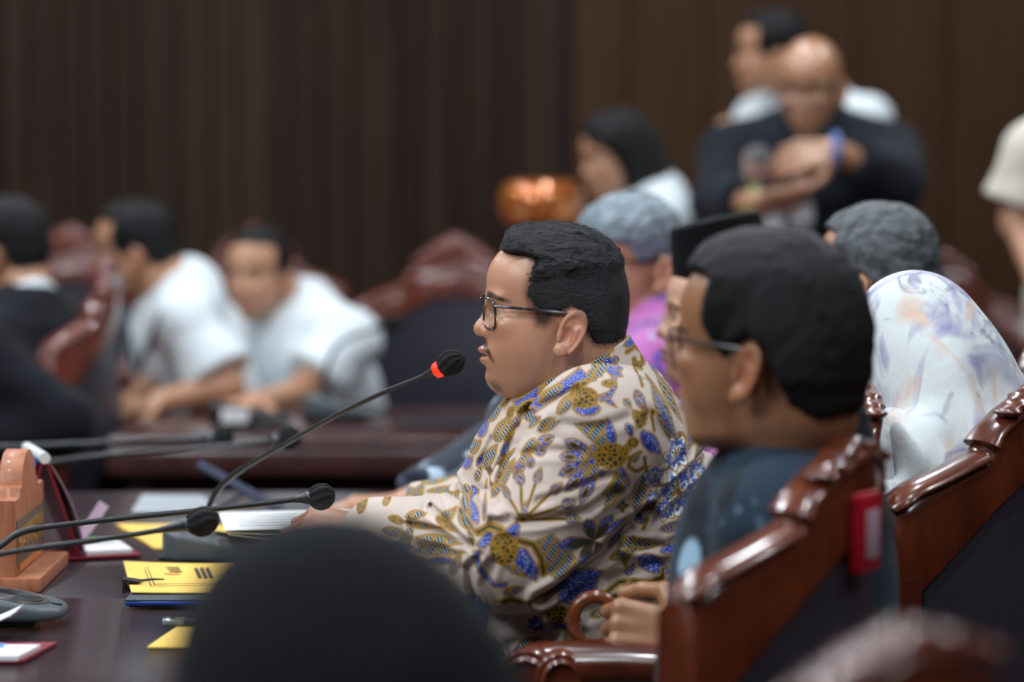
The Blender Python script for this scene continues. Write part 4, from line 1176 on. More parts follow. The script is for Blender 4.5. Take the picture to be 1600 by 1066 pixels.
root = thing('person', 'stout man in glasses and blue and gold batik shirt, speaking into the red-lit microphone', 'person', (SPK.pe[0], SPK.pe[1], 0))
inv = -np.array([*root.location])
lo, hi = SPK.bounds(SPK.joints(True)); lo[2] = -0.02
V, Q = surface(SPK.body_sdf, *grid(lo, hi, 0.012, SPK.fine(0.0019, 0.0034)))
col = skin_colour(HD, V, (202, 150, 120), 1.0, True); col[np.linalg.norm(V - HD.world((0, 0, -20)), axis=1) > 0.24] = lin((196, 144, 116))
from_arrays('body', V, Q, SK, root, attrs={'Col': col}, loc=inv)

def spk_hair(p):
    L = HD.loc(p); x, z = L[:, 0] + 870, 480 - L[:, 2]
    poly = [(a - 870.0, 480.0 - b) for a, b in Head.SHORT]
    crown0 = np.clip((L[:, 2] - 44 - 0.10 * L[:, 0]) / 26.0, 0, 1)
    e = poly_sdf(L[:, 0], L[:, 2], poly) + (vnoise(L, (0.30, 0.3, 0.5)) * 5.0 + vnoise(L, 0.9) * 3.5) * (1.0 - 0.75 * crown0)
    b = HD.skull(L); b = smin(b, cone(L * np.array([1, 1, 1], np.float32), hpt(910, 520), hpt(925, 590), 67, 71), 24)
    crown = np.clip((L[:, 2] - 44 - 0.10 * L[:, 0]) / 26.0, 0, 1); crown = crown * crown * (3 - 2 * crown)
    t = np.where(crown > 0, 2.2 + 9.5 * crown, 2.2)
    back = np.clip((L[:, 0] - 40) / 50, 0, 1) * np.clip((L[:, 2] + 10) / 30, 0, 1)
    t = t + 3.0 * back * (1 - crown)
    t = t + 7 * np.exp(-((L[:, 0] + 66) / 26.0) ** 2) * np.clip((L[:, 2] - 78) / 20.0, 0, 1)
    t = np.where(L[:, 2] < -34, 1.2, t)
    edge = np.clip(-e / (5 + 16 * (1 - crown)), 0, 1)
    g = np.stack([L[:, 0] * 0.022 + L[:, 2] * 0.02 + 0.012 * L[:, 1], L[:, 1] * 0.13 + L[:, 0] * 0.015, L[:, 2] * 0.035 - L[:, 0] * 0.012], 1)
    lock = vnoise(g, 1.5) * 4.6 + vnoise(g, 3.6) * 2.2 + vnoise(g * np.array([1, 2.2, 2.2]), 5.0) * 0.9
    t = t * edge ** 0.6 + lock * edge * (0.10 + 0.90 * crown)
    return np.maximum(b - t, e) * HD.U
c = HD.world((20, 0, 10)); V, Q = surface(spk_hair, *grid(c - np.array([.16, .13, .12]), c + np.array([.14, .13, .17]), .0017))
n = NT('speaker_hair'); v = n.coords(scale=(5, 46, 26), rot=(0, 0.35, 0)); ff = n.noise(v, 11, 5, 0.7, 0.8)
n.base(n.ramp(ff, [(0.45, lin((7, 7, 10))), (0.85, lin((40, 43, 52)))])); n.set(Roughness=0.40); n.bump(ff, 0.9, 0.004)
from_arrays('hair', V, Q, n.m, root, loc=inv)
# single hairs standing out of the crown
m = MB(); rng = random.Random(4)
Lh = HD.loc(V); sel = np.where((Lh[:, 2] > 58) & (np.abs(Lh[:, 1]) < 78) & (Lh[:, 0] < 60))[0]
for i in rng.sample(list(sel), 1600):
    p0 = Vector(V[i].tolist()); Lp = Lh[i]
    dr = Vector((0.9, 0.25 * rng.uniform(-1, 1), 0.25 - 0.006 * Lp[0])).normalized()
    ln = rng.uniform(0.012, 0.026); w = 0.00022
    q = [p0 + dr * ln * k - Vector((0, 0, 1)) * ln * 0.35 * k * k + Vector((0, 0, 0.0016)) * math.sin(k * 3.1) for k in (0, 0.5, 1)]
    sd = Vector((0, 0.3, 1)).normalized() * w
    a = [m.bm.verts.new(x - sd * (1 - k * .45)) for k, x in enumerate(q)]; b = [m.bm.verts.new(x + sd * (1 - k * .45)) for k, x in enumerate(q)]
    for k in range(2): m.bm.faces.new((a[k], a[k + 1], b[k + 1], b[k]))
eL = poly_sdf(Lh[:, 0], Lh[:, 2], [(a_ - 870.0, 480.0 - b_) for a_, b_ in Head.SHORT])
sel = np.where((eL > -9) & (np.abs(Lh[:, 1]) > 30) & (Lh[:, 1] < 0))[0]
for i in rng.sample(list(sel), min(1100, len(sel))):
    Lp = Lh[i]; p0 = Vector(V[i].tolist())
    dr = Vector((0.75, 0, 0.30)) if Lp[2] > -20 else Vector((0.35, 0, -0.8))
    if Lp[0] < -35 and Lp[2] < 55: dr = Vector((-0.15, 0, -0.9))
    dr = (dr + Vector((rng.uniform(-.4, .4), rng.uniform(-.10, .02), rng.uniform(-.4, .4)))).normalized(); ln = rng.uniform(0.004, 0.010); w = 0.00026
    q = [p0 + Vector((0, -0.0006, 0)) + dr * ln * k for k in (-0.4, 0.3, 1.0)]
    sd = Vector((-dr.z, 0, dr.x)) * w
    a = [m.bm.verts.new(x - sd * (1 - k * .4)) for k, x in enumerate(q)]; b = [m.bm.verts.new(x + sd * (1 - k * .4)) for k, x in enumerate(q)]
    for k in range(2): m.bm.faces.new((a[k], a[k + 1], b[k + 1], b[k]))
o = m.build('loose_hairs', simple('single_hair', (34, 36, 44), 0.35), root, smooth=False, loc=inv); tag(o, kind='stuff')
eyes(root, HD)
sp = NT('tortoise_grey_frame'); v = sp.coords(scale=(1, 1, 1)); sp.base(sp.ramp(sp.noise(v, 55, 2), [(0.4, lin((34, 32, 38))), (0.62, lin((96, 96, 104))), (0.75, lin((70, 26, 36)))])); sp.set(Roughness=0.18)
g = spectacles(root, HD, sp.m, thick=1.8, lens=True)
for ch in root.children:
    if ch.name.split('.')[0] in ('eye', 'spectacles', 'rim', 'lens', 'temple'): ch.location = tuple(inv)

# ---- batik shirt
CREASE = [  # (polyline in print px, depth, width)
    ([(1138, 712), (1080, 742), (1030, 776), (1000, 800)], 0.010, 7), ([(1140, 690), (1085, 712), (1040, 735)], 0.006, 6), ([(1125, 755), (1060, 790), (1010, 812), (985, 835)], 0.008, 8),
    ([(1100, 830), (1040, 850), (985, 842)], 0.006, 7), ([(1090, 880), (1020, 872), (950, 900)], 0.005, 9), ([(1060, 940), (960, 930), (900, 950)], 0.006, 9),
    ([(700, 770), (735, 800), (748, 830)], 0.007, 6), ([(640, 822), (690, 822), (735, 828)], 0.008, 6), ([(672, 795), (715, 812), (742, 826)], 0.006, 5),
    ([(752, 838), (733, 860), (738, 890), (748, 915)], 0.006, 5), ([(770, 850), (760, 880), (775, 905)], 0.004, 6), ([(660, 850), (700, 840), (740, 838)], 0.004, 6),
    ([(770, 790), (840, 788), (915, 778), (960, 752)], 0.006, 6), ([(800, 700), (850, 690), (905, 690)], 0.003, 6), ([(795, 780), (780, 740), (800, 690), (830, 650)], 0.006, 7),
    ([(776, 765), (752, 735), (770, 700)], 0.006, 7), ([(815, 655), (850, 625), (900, 600)], 0.004, 6), ([(840, 760), (900, 742), (950, 725)], 0.003, 5),
    ([(846, 908), (890, 886), (945, 850), (985, 812), (1012, 790)], 0.016, 9), ([(1000, 640), (1008, 700), (990, 770)], 0.002, 3),
    ([(880, 650), (930, 655), (975, 640)], 0.0025, 7), ([(1010, 640), (1050, 690), (1070, 720)], 0.003, 9), ([(800, 1000), (850, 985), (900, 975)], 0.006, 10)]
cl_a, cl_b = P(987, 527, 4.0), P(800, 634, 4.0)                # the line the collar's edge follows
axis_n = SPK.nb - SPK.nb2; axis_n /= np.linalg.norm(axis_n)
ln_ = cl_a - cl_b; cn = np.array([-ln_[2], 0, ln_[0]]); cn = cn / np.linalg.norm(cn); cn = cn if cn[2] > 0 else -cn; cn = cn.astype(np.float32)
def collar_r(p, g):
    return cone(p, HD.world(hpt(900, 540)), HD.world(hpt(940, 640)), 76 / 1150 + g, 86 / 1150 + g)
def spk_shirt(p):
    d = SPK.torso(p, 0.012)
    for sh, e, w, th, cs in SPK.arms:
        a = cone(p, sh, e, 0.049 * SPK.b * th + 0.010, 0.042 * SPK.b * th + 0.012)
        m = e + (w - e) * 0.97
        a = smin(a, cone(p, e, m, 0.042 * SPK.b * th + 0.012, 0.028 * SPK.b * th + 0.014), 0.025)
        dv = (w - e) / np.linalg.norm(w - e); a = smax(a, (p - m) @ dv.astype(np.float32), 0.004)
        d = smin(d, a, 0.012)
    up = (SPK.ch - SPK.pe); up = (up / np.linalg.norm(up)).astype(np.float32)
    d = np.maximum(d, -((p - SPK.pe) @ up) - 0.13)
    x, y = pr(p); near = np.clip((4.10 - p[:, 1]) / 0.08, 0, 1)
    for pts, dep, wd in CREASE:
        dd = seg_d(x, y, pts); q = dd / wd
        mm = dd < wd * 5
        if mm.any(): d = d + np.where(mm, near * dep * (np.exp(-q * q) - 0.55 * np.exp(-((q - 2.1) / 1.1) ** 2)), 0)
    d = d + 0.0020 * vnoise(p, (10, 10, 26)) + 0.0010 * vnoise(p, (26, 26, 60))
    col = collar_r(p, 0.0)
    return smax(d, -np.maximum(collar_r(p, 0.001), -((p - cl_b.astype(np.float32)) @ cn) - 0.035), 0.004)
lo, hi = SPK.bounds(SPK.joints(False), 0.10)
V, Q = surface(spk_shirt, *grid(lo, hi, 0.0030))
# split the quads on the camera's side once so the print is crisp
fc = V[Q].mean(1); e1, e2 = V[Q[:, 2]] - V[Q[:, 0]], V[Q[:, 3]] - V[Q[:, 1]]; fn = np.cross(e1, e2)
vis = ((np.array([0, 0, CAM_Z]) - fc) * fn).sum(1) > -1e-7
def split(V, Q):
    n0 = len(V)
    E = np.concatenate([Q[:, [0, 1]], Q[:, [1, 2]], Q[:, [2, 3]], Q[:, [3, 0]]]); E.sort(1)
    U_, invx = np.unique(E, axis=0, return_inverse=True); invx = invx.reshape(-1)
    mid = V[U_].mean(1); cen = V[Q].mean(1); k = len(Q); ei = [invx[i * k:(i + 1) * k] + n0 for i in range(4)]; ci = np.arange(k) + n0 + len(U_)
    nq = np.concatenate([np.stack([Q[:, 0], ei[0], ci, ei[3]], 1), np.stack([ei[0], Q[:, 1], ei[1], ci], 1), np.stack([ci, ei[1], Q[:, 2], ei[2]], 1), np.stack([ei[3], ci, ei[2], Q[:, 3]], 1)])
    return np.concatenate([V, mid, cen]).astype(np.float32), nq
V2, Qv = split(V, Q[vis]); Q2 = np.concatenate([Q[~vis], Qv])

# ---- the print
OCH, OLI, BLU, DRK, CRM, WHT = [np.array(lin(c), np.float32) for c in ((158, 118, 26), (52, 50, 26), (42, 66, 160), (34, 36, 34), (198, 182, 171), (222, 232, 240))]
class Print:
    def __init__(s, x, y):
        s.x, s.y = x, y; s.c = np.tile(CRM, (len(x), 1)); s.k = np.zeros((len(x), 3), np.float32)     # k: dots, hatch, scales
    def near(s, cx, cy, r): return np.where((np.abs(s.x - cx) < r) & (np.abs(s.y - cy) < r))[0]
    def put(s, i, d, fill, kind=None, rim=OCH, rw=2.6):
        """d: depth inside the shape in px (positive inside)"""
        a = np.clip(d / 1.2 + 0.5, 0, 1)[:, None]; b = np.clip((d - rw) / 1.2 + 0.5, 0, 1)[:, None]
        c = s.c[i] * (1 - a) + rim * a; c = c * (1 - b) + fill * b; s.c[i] = c
        kk = s.k[i] * (1 - a)
        if kind is not None: kk[:, kind] = np.maximum(kk[:, kind], b[:, 0])
        s.k[i] = kk
    def leaf(s, a, b, w, fill=BLU, kind=0, blunt=0.75, core=None, rim=OCH, rw=2.6, wavy=0.0):
        ax, ay = a; bx, by = b; L = math.hypot(bx - ax, by - ay); i = s.near((ax + bx) / 2, (ay + by) / 2, L / 2 + w + 6)
        if not len(i): return
        ux, uy = (bx - ax) / L, (by - ay) / L; t = ((s.x[i] - ax) * ux + (s.y[i] - ay) * uy) / L; v = -(s.x[i] - ax) * uy + (s.y[i] - ay) * ux
        tt = np.clip(t, 0, 1) ** blunt
        hw = w * np.sin(np.pi * tt) ** 0.8 * (1 + wavy * np.sin(t * L * 0.55))
        d = np.where((t < 0) | (t > 1), -3, hw - np.abs(v))
        s.put(i, d, fill, kind, rim, rw)
        if core is not None:
            d2 = np.where((t < .1) | (t > .9), -3, hw * 0.45 - np.abs(v) - 0.5); s.put(i, d2, core[0], core[1], OCH, 1.4)
    def petal(s, base, tip, w):                                  # a peacock feather: blue tongue, olive eye near the tip
        s.leaf(base, tip, w, BLU, 0, 1.5)
        q = lambda k: (base[0] + (tip[0] - base[0]) * k, base[1] + (tip[1] - base[1]) * k)
        s.leaf(q(0.05), q(0.55), w * 0.55, DRK, 1, 1.0, rw=1.6); s.leaf(q(0.55), q(0.9), w * 0.45, OLI, None, 1.0, rw=2.0)
    def poly(s, pts, fill, kind, rim=OCH, rw=2.6):
        pts = np.array(pts, float); c = pts.mean(0); r = np.abs(pts - c).max() + 8; i = s.near(c[0], c[1], r)
        if len(i): s.put(i, -poly_sdf(s.x[i].astype(np.float32), s.y[i].astype(np.float32), pts), fill, kind, rim, rw)
    def disc(s, cx, cy, rx, ry, fill, kind, lobes=0, amp=0.0, rim=OCH, rw=2.6, ph=0.0):
        i = s.near(cx, cy, max(rx, ry) * (1 + amp) + 5)
        if not len(i): return
        X, Y = (s.x[i] - cx) / rx, (s.y[i] - cy) / ry; r = np.sqrt(X * X + Y * Y); R = 1 + amp * np.cos(lobes * np.arctan2(Y, X) + ph)
        s.put(i, (R - r) * min(rx, ry), fill, kind, rim, rw)
    def line(s, pts, w, core=OLI, cw=0.9):
        pts = [tuple(map(float, p)) for p in pts]; xs = [p[0] for p in pts]; ys = [p[1] for p in pts]
        i = np.where((s.x > min(xs) - w - 3) & (s.x < max(xs) + w + 3) & (s.y > min(ys) - w - 3) & (s.y < max(ys) + w + 3))[0]
        if not len(i): return
        d = w - seg_d(s.x[i], s.y[i], pts); s.put(i, d, core, None, OCH, w - cw)
    def flower(s, cx, cy, r, ph=0.0):
        s.disc(cx, cy, r * 1.14, r * 1.08, WHT, None, 7, 0.16, OCH, 3.0, ph)
        s.disc(cx, cy, r * 0.92, r * 0.88, BLU, 0, 14, 0.12, DRK, 1.0, ph * 2)
        for k in range(7):
            a = ph / 7 + k * 2 * math.pi / 7; s.leaf((cx, cy), (cx + r * .62 * math.cos(a), cy + r * .6 * math.sin(a)), r * .13, DRK, 1, 1, rim=WHT, rw=1.1)
        s.disc(cx, cy, r * .2, r * .2, OLI, None)
def draw(x, y, rng):
    q = Print(x, y)
    for _ in range(900):                                          # sprigs over the part of the cloth the photograph does not show
        a, b, t, l = rng.uniform(420, 1500), rng.uniform(480, 1300), rng.uniform(0, 6.28), rng.uniform(18, 42)
        if 630 < a < 1145 and 500 < b < 1075: continue
        q.leaf((a, b), (a + l * math.cos(t), b + l * math.sin(t)), l * .24, *rng.choice([(BLU, 0), (DRK, 1), (OLI, 2)]))
    Lf, P_, B = q.leaf, q.petal, 'b'
    H = dict(fill=DRK, kind=1)
    # collar and yoke
    q.poly([(800, 640), (905, 568), (920, 580), (835, 640), (812, 660)], BLU, 0); Lf((912, 590), (982, 527), 11, OLI, 1, wavy=.12); Lf((840, 625), (880, 592), 8, **H); Lf((806, 655), (838, 628), 7, OLI, 2)
    q.poly([(980, 545), (1000, 528), (1024, 566), (1040, 590), (1012, 562), (978, 552)], BLU, 0)
    q.line([(985, 560), (1000, 553), (1012, 562), (1012, 578), (1000, 582), (997, 572)], 4.5); Lf((998, 575), (1012, 590), 6, OLI, 2)
    Lf((945, 568), (972, 582), 8, BLU, 0); q.disc(966, 570, 7, 6, BLU, 0)
    # bird on the shoulder
    q.poly([(930, 606), (948, 600), (952, 580), (962, 578), (962, 596), (950, 614), (934, 618)], BLU, 0); Lf((936, 606), (962, 626), 5, BLU, 0); q.disc(948, 590, 12, 6, OLI, 2)
    Lf((868, 636), (900, 602), 9, **H); Lf((890, 598), (922, 586), 6, OLI, 2); q.disc(914, 626, 22, 12, BLU, 0); q.disc(910, 610, 23, 16, OLI, 2)
    # peacock on the sleeve
    q.poly([(892, 648), (942, 640), (946, 668), (940, 688), (908, 664)], DRK, 1); Lf((955, 685), (944, 636), 9, BLU, 0, .8)
    q.poly([(960, 706), (982, 744), (962, 766), (936, 784), (944, 758), (934, 754), (952, 732)], DRK, 1); Lf((960, 708), (982, 744), 6, BLU, 0)
    for tip in ((878, 672), (870, 697), (869, 724), (879, 749), (903, 768)): P_((934, 700), tip, 11.5)
    q.disc(924, 684, 7, 6, BLU, 0); q.disc(922, 704, 8, 7, BLU, 0); q.disc(936, 722, 8, 7, BLU, 0)
    q.disc(950, 696, 27, 20, OLI, 2); q.poly([(960, 688), (978, 674), (990, 680), (972, 700)], OLI, 2); q.disc(984, 677, 10, 9, OLI, None); q.disc(984, 677, 4, 4, DRK, None)
    # leaves left of it
    Lf((838, 662), (875, 645), 8, **H); Lf((842, 652), (868, 640), 5, OLI, 1)
    for tip in ((866, 667), (854, 690), (829, 716), (802, 732)): P_((824, 690), tip, 9)
    Lf((836, 672), (812, 700), 6, **H); Lf((790, 700), (805, 660), 8, OLI, 1); Lf((768, 760), (806, 702), 8, **H); Lf((752, 742), (778, 700), 8, OLI, 1); Lf((742, 741), (760, 716), 6, BLU, 0)
    # chest front and cuff
    Lf((758, 676), (786, 640), 9, OLI, 1); Lf((776, 652), (800, 628), 8, OLI, 2); Lf((744, 700), (764, 672), 7, BLU, 0); Lf((790, 636), (812, 618), 6, DRK, 1); Lf((730, 726), (752, 700), 7, OLI, 1); Lf((770, 690), (790, 664), 5, DRK, 1); Lf((720, 752), (738, 726), 7, BLU, 0)
    Lf((772, 700), (800, 656), 9, OLI, 1); Lf((784, 720), (796, 690), 7, BLU, 0); Lf((758, 730), (776, 706), 7, DRK, 1); Lf((800, 676), (818, 650), 7, BLU, 0, core=(DRK, 1)); Lf((792, 664), (806, 642), 6, OLI, 2); Lf((818, 662), (846, 640), 7, OLI, 1); Lf((742, 762), (752, 734), 6, OLI, 1)
    Lf((590, 842), (640, 834), 8, DRK, 1); Lf((600, 862), (650, 852), 8, BLU, 0); Lf((600, 822), (636, 818), 6, OLI, 2); Lf((640, 880), (676, 868), 8, OLI, 1); Lf((630, 812), (668, 800), 6, DRK, 1); Lf((690, 800), (716, 786), 6, OLI, 1)
    Lf((660, 900), (690, 905), 9, BLU, 0); Lf((700, 930), (740, 936), 8, DRK, 1); Lf((606, 884), (640, 892), 8, OLI, 2); Lf((735, 795), (742, 830), 5, OLI, 1); Lf((690, 836), (716, 828), 4, BLU, 0)
    # sprig of buds
    for (a, b), w in (((793, 752), 7), ((813, 734), 8), ((838, 730), 8), ((863, 746), 9), ((881, 766), 10), ((887, 788), 9)):
        q.line([(816, 786), (a, b)], 2.6); dx, dy = a - 816, b - 786; l = math.hypot(dx, dy); Lf((a - dx / l * 6, b - dy / l * 6), (a + dx / l * 20, b + dy / l * 20), w, BLU, 0, .6, core=(DRK, 1))
    Lf((816, 786), (822, 758), 5, BLU, 1); q.disc(817, 786, 9, 5, OLI, None)
    # big flower at the elbow
    q.poly([(834, 816), (862, 806), (900, 850), (904, 872), (864, 876), (840, 856)], DRK, 1); q.line([(808, 815), (832, 822), (844, 842), (848, 866)], 6, OLI, 2.2)
    q.poly([(756, 806), (770, 800), (772, 818), (760, 828), (744, 826)], BLU, 0); q.poly([(786, 800), (808, 786), (814, 796), (808, 818), (796, 816)], BLU, 0)
    q.poly([(738, 832), (752, 828), (756, 856), (776, 878), (796, 876), (792, 888), (772, 888), (748, 866)], BLU, 0); q.poly([(806, 824), (822, 826), (842, 858), (838, 880), (818, 868), (800, 846)], BLU, 0)
    q.line([(748, 806), (764, 796), (784, 800)], 6, OLI, 2.0); q.disc(788, 828, 22, 25, OLI, 2); q.poly([(784, 852), (806, 850), (822, 872), (796, 864)], DRK, 1)
    Lf((786, 896), (820, 886), 8, **H); q.poly([(720, 904), (752, 900), (760, 914), (744, 926), (728, 918)], BLU, 0); q.line([(775, 912), (800, 906), (820, 912), (845, 904)], 6, OLI, 2.5)
    # forearm
    Lf((638, 824), (700, 812), 6, OLI, 1); Lf((648, 836), (728, 826), 6, OLI, 1); Lf((646, 858), (732, 836), 8, **H); Lf((668, 872), (722, 848), 8, BLU, 0); Lf((706, 880), (724, 836), 8, BLU, 0, core=(DRK, 1)); Lf((680, 804), (720, 812), 6, OLI, 2)
    Lf((736, 768), (750, 796), 9, BLU, 0); Lf((757, 790), (760, 752), 4, BLU, 0); Lf((716, 788), (744, 806), 7, OLI, 1); Lf((722, 770), (740, 784), 6, **H); q.disc(764, 741, 8, 7, OLI, None, 4, .25); Lf((690, 884), (706, 900), 6, OLI, 1)
    # oak leaf
    for tip, w in (((866, 826), 12), ((913, 788), 11), ((955, 788), 12), ((900, 860), 10), ((978, 796), 8)): Lf((926, 826), tip, w, BLU, 0, 1.35)
    for tip in ((880, 827), (915, 802), (948, 802), (905, 848), (938, 846)): Lf((926, 826), tip, 7, OLI, None, 1.2, rim=OLI)
    Lf((948, 850), (980, 806), 6, BLU, 0)
    # back of the shirt
    Lf((1014, 592), (1062, 704), 12, OLI, 1, 1.0, core=(BLU, 0)); Lf((1034, 596), (1076, 676), 7, OLI, 1); Lf((1022, 574), (1040, 604), 5, BLU, 0); Lf((1046, 600), (1068, 636), 6, OLI, 1); Lf((1062, 680), (1082, 700), 6, OLI, 2)
    Lf((988, 600), (1006, 634), 9, BLU, 0, core=(DRK, 1)); Lf((974, 646), (984, 672), 7, BLU, 0); q.poly([(982, 626), (996, 630), (1010, 628), (1006, 652), (992, 658), (984, 642)], OLI, 2); Lf((996, 660), (1030, 700), 13, BLU, 0, .8); Lf((970, 612), (984, 626), 6, **H)
    q.line([(1014, 640), (1018, 662)], 2.6); q.disc(1016, 634, 5, 6, OLI, None); q.line([(1001, 596), (996, 578)], 3)
    q.line([(996, 692), (980, 700), (978, 714), (990, 722), (1002, 716)], 3.6); Lf((984, 708), (996, 692), 5, OLI, 1); q.disc(970, 778, 9, 9, OLI, None, 4, .3); q.disc(970, 778, 3, 3, OCH, None)
    Lf((1004, 726), (988, 792), 12, **H); q.line([(1002, 700), (1008, 730)], 3)
    q.flower(1058, 710, 22, .6); q.flower(1020, 732, 16, 2.); q.flower(1062, 768, 32, 1.2); q.flower(1040, 792, 17, .2); q.flower(1096, 748, 15, .8); q.flower(1018, 770, 12, .8)
    Lf((1090, 722), (1136, 700), 9, OLI, None); Lf((1080, 700), (1094, 680), 6, BLU, 0); Lf((1105, 778), (1130, 752), 7, BLU, 0); Lf((1100, 690), (1118, 700), 5, OLI, 1); Lf((1112, 716), (1128, 724), 5, BLU, 0)
    Lf((1030, 822), (1082, 818), 9, BLU, 0, core=(DRK, 1)); Lf((1098, 780), (1110, 800), 6, **H); q.line([(1010, 806), (1004, 818)], 4); Lf((990, 800), (1008, 812), 7, BLU, 0)
    Lf((960, 836), (1040, 846), 11, **H); Lf((950, 862), (1000, 846), 8, OLI, 1); q.poly([(962, 858), (984, 856), (978, 882)], OLI, 2); Lf((996, 862), (1052, 892), 15, BLU, 0, .6); Lf((1030, 856), (1072, 850), 8, BLU, 0); Lf((976, 890), (992, 870), 8, BLU, 1)
    q.line([(924, 918), (946, 914), (966, 900), (990, 898), (1016, 902), (1034, 896), (1036, 884)], 5, OLI, 2.0); Lf((978, 898), (990, 914), 7, **H); Lf((990, 900), (1000, 912), 6, **H); q.disc(968, 930, 20, 14, OLI, 2, 8, .1); Lf((1000, 922), (1034, 926), 8, BLU, 0); Lf((976, 918), (988, 936), 5, BLU, 0)
    q.poly([(944, 877), (936, 890), (932, 908), (920, 925), (908, 942), (886, 932), (866, 926), (870, 900), (890, 884), (920, 876)], BLU, 0)
    q.disc(880, 956, 26, 17, BLU, 0, 9, .1); q.disc(872, 948, 22, 14, OLI, 2); Lf((880, 988), (914, 968), 9, **H); q.disc(838, 964, 14, 12, BLU, 0, 7, .15)
    Lf((805, 1010), (862, 992), 17, **H); Lf((808, 1000), (818, 1020), 9, BLU, 0)
    for tip in ((866, 1020), (874, 1050), (862, 1078)): P_((824, 1040), tip, 12)
    q.disc(812, 1040, 18, 30, OLI, 2); P_((945, 1020), (888, 1008), 13); P_((950, 1036), (905, 1040), 10); Lf((776, 960), (800, 950), 8, OLI, 1)
    Lf((770, 990), (790, 1020), 7, OLI, 1); Lf((780, 1040), (790, 1070), 7, BLU, 0); Lf((840, 935), (862, 944), 6, OLI, 1); Lf((920, 950), (950, 944), 7, OLI, 1); Lf((1000, 960), (1040, 950), 9, BLU, 0); Lf((1000, 1000), (1040, 985), 9, **H)
    return q
x, y = pr(V2); pq = draw(x, y, random.Random(3))
nb = NT('batik_cotton'); v = nb.coords()
k = nb.t.nodes.new('ShaderNodeSeparateColor'); nb.put(k.inputs[0], nb.attr('Fine'))
base = nb.attr('Col')
vo = nb.n('ShaderNodeTexVoronoi'); nb.put(vo.inputs['Vector'], v); vo.inputs['Scale'].default_value = 330; vo.inputs['Randomness'].default_value = 0.55; 
dots = nb.math('MULTIPLY', nb.math('LESS_THAN', vo.outputs['Distance'], 0.30), k.outputs[0])
wv = nb.n('ShaderNodeTexWave', bands_direction='X'); nb.put(wv.inputs['Vector'], nb.coords(rot=(0, 0.7, 0))); wv.inputs['Scale'].default_value = 78; wv.inputs['Distortion'].default_value = 1.5; wv.inputs['Detail'].default_value = 1; wv.inputs['Detail Scale'].default_value = 2
hat = nb.math('MULTIPLY', nb.math('GREATER_THAN', wv.outputs['Fac'], 0.62), k.outputs[1])
w2 = nb.n('ShaderNodeTexWave', bands_direction='X'); nb.put(w2.inputs['Vector'], nb.coords(rot=(0, -0.6, 0))); w2.inputs['Scale'].default_value = 26; w2.inputs['Distortion'].default_value = 2
och = nb.math('MULTIPLY', nb.math('GREATER_THAN', w2.outputs['Fac'], 0.74), k.outputs[1])
v3 = nb.n('ShaderNodeTexVoronoi', feature='DISTANCE_TO_EDGE'); nb.put(v3.inputs['Vector'], v); v3.inputs['Scale'].default_value = 170
sca = nb.math('MULTIPLY', nb.math('LESS_THAN', v3.outputs['Distance'], 0.13), k.outputs[2])
c = nb.mix(nb.math('MULTIPLY', dots, 0.75), base, (*WHT.tolist(), 1)); c = nb.mix(nb.math('MULTIPLY', hat, 0.7), c, (*lin((168, 190, 214)), 1)); c = nb.mix(och, c, (*OCH.tolist(), 1)); c = nb.mix(sca, c, (*OCH.tolist(), 1))
nb.base(c); nb.set(Roughness=0.62); nb.b.inputs['Sheen Weight'].default_value = 0.15; nb.b.inputs['Specular IOR Level'].default_value = 0.3
nb.bump(nb.math('ADD', nb.noise(v, 30, 3, 0.5, 0.6), nb.math('MULTIPLY', nb.noise(v, 1500, 1), 0.04)), 0.18, 0.008)
shirt = from_arrays('shirt', V2, Q2, nb.m, root, attrs={'Col': pq.c, 'Fine': pq.k}, loc=inv)
# ---- collar
def collar_f(p):
    s_ = (p - cl_b.astype(np.float32)) @ cn
    fr = np.clip((0.03 - (p[:, 0] - cl_b[0])) / 0.05, 0, 1)
    d = np.abs(collar_r(p, 0.006) - 0.004 * np.clip(-s_ / 0.045, 0, 1)) - 0.0035
    d = smax(d, s_ - 0.004, 0.003); d = smax(d, -s_ - 0.046 - 0.012 * fr, 0.003)
    gap = np.abs(p[:, 1] - 4.02) - 0.010 + (p[:, 0] - (cl_b[0] + 0.03)) * 1.2
    return smax(d, -gap, 0.003)
c_ = (cl_a + cl_b) / 2; V, Q = surface(collar_f, *grid(c_ - np.array([.17, .17, .13]), c_ + np.array([.17, .19, .13]), .0016))
x, y = pr(V); pc = draw(x, y, random.Random(3)); from_arrays('collar', V, Q, nb.m, root, attrs={'Col': pc.c, 'Fine': pc.k}, loc=inv)
trousers(root, SPK)
for ch in root.children:
    if ch.name.split('.')[0] in ('trousers', 'shoe'): ch.location = tuple(inv)
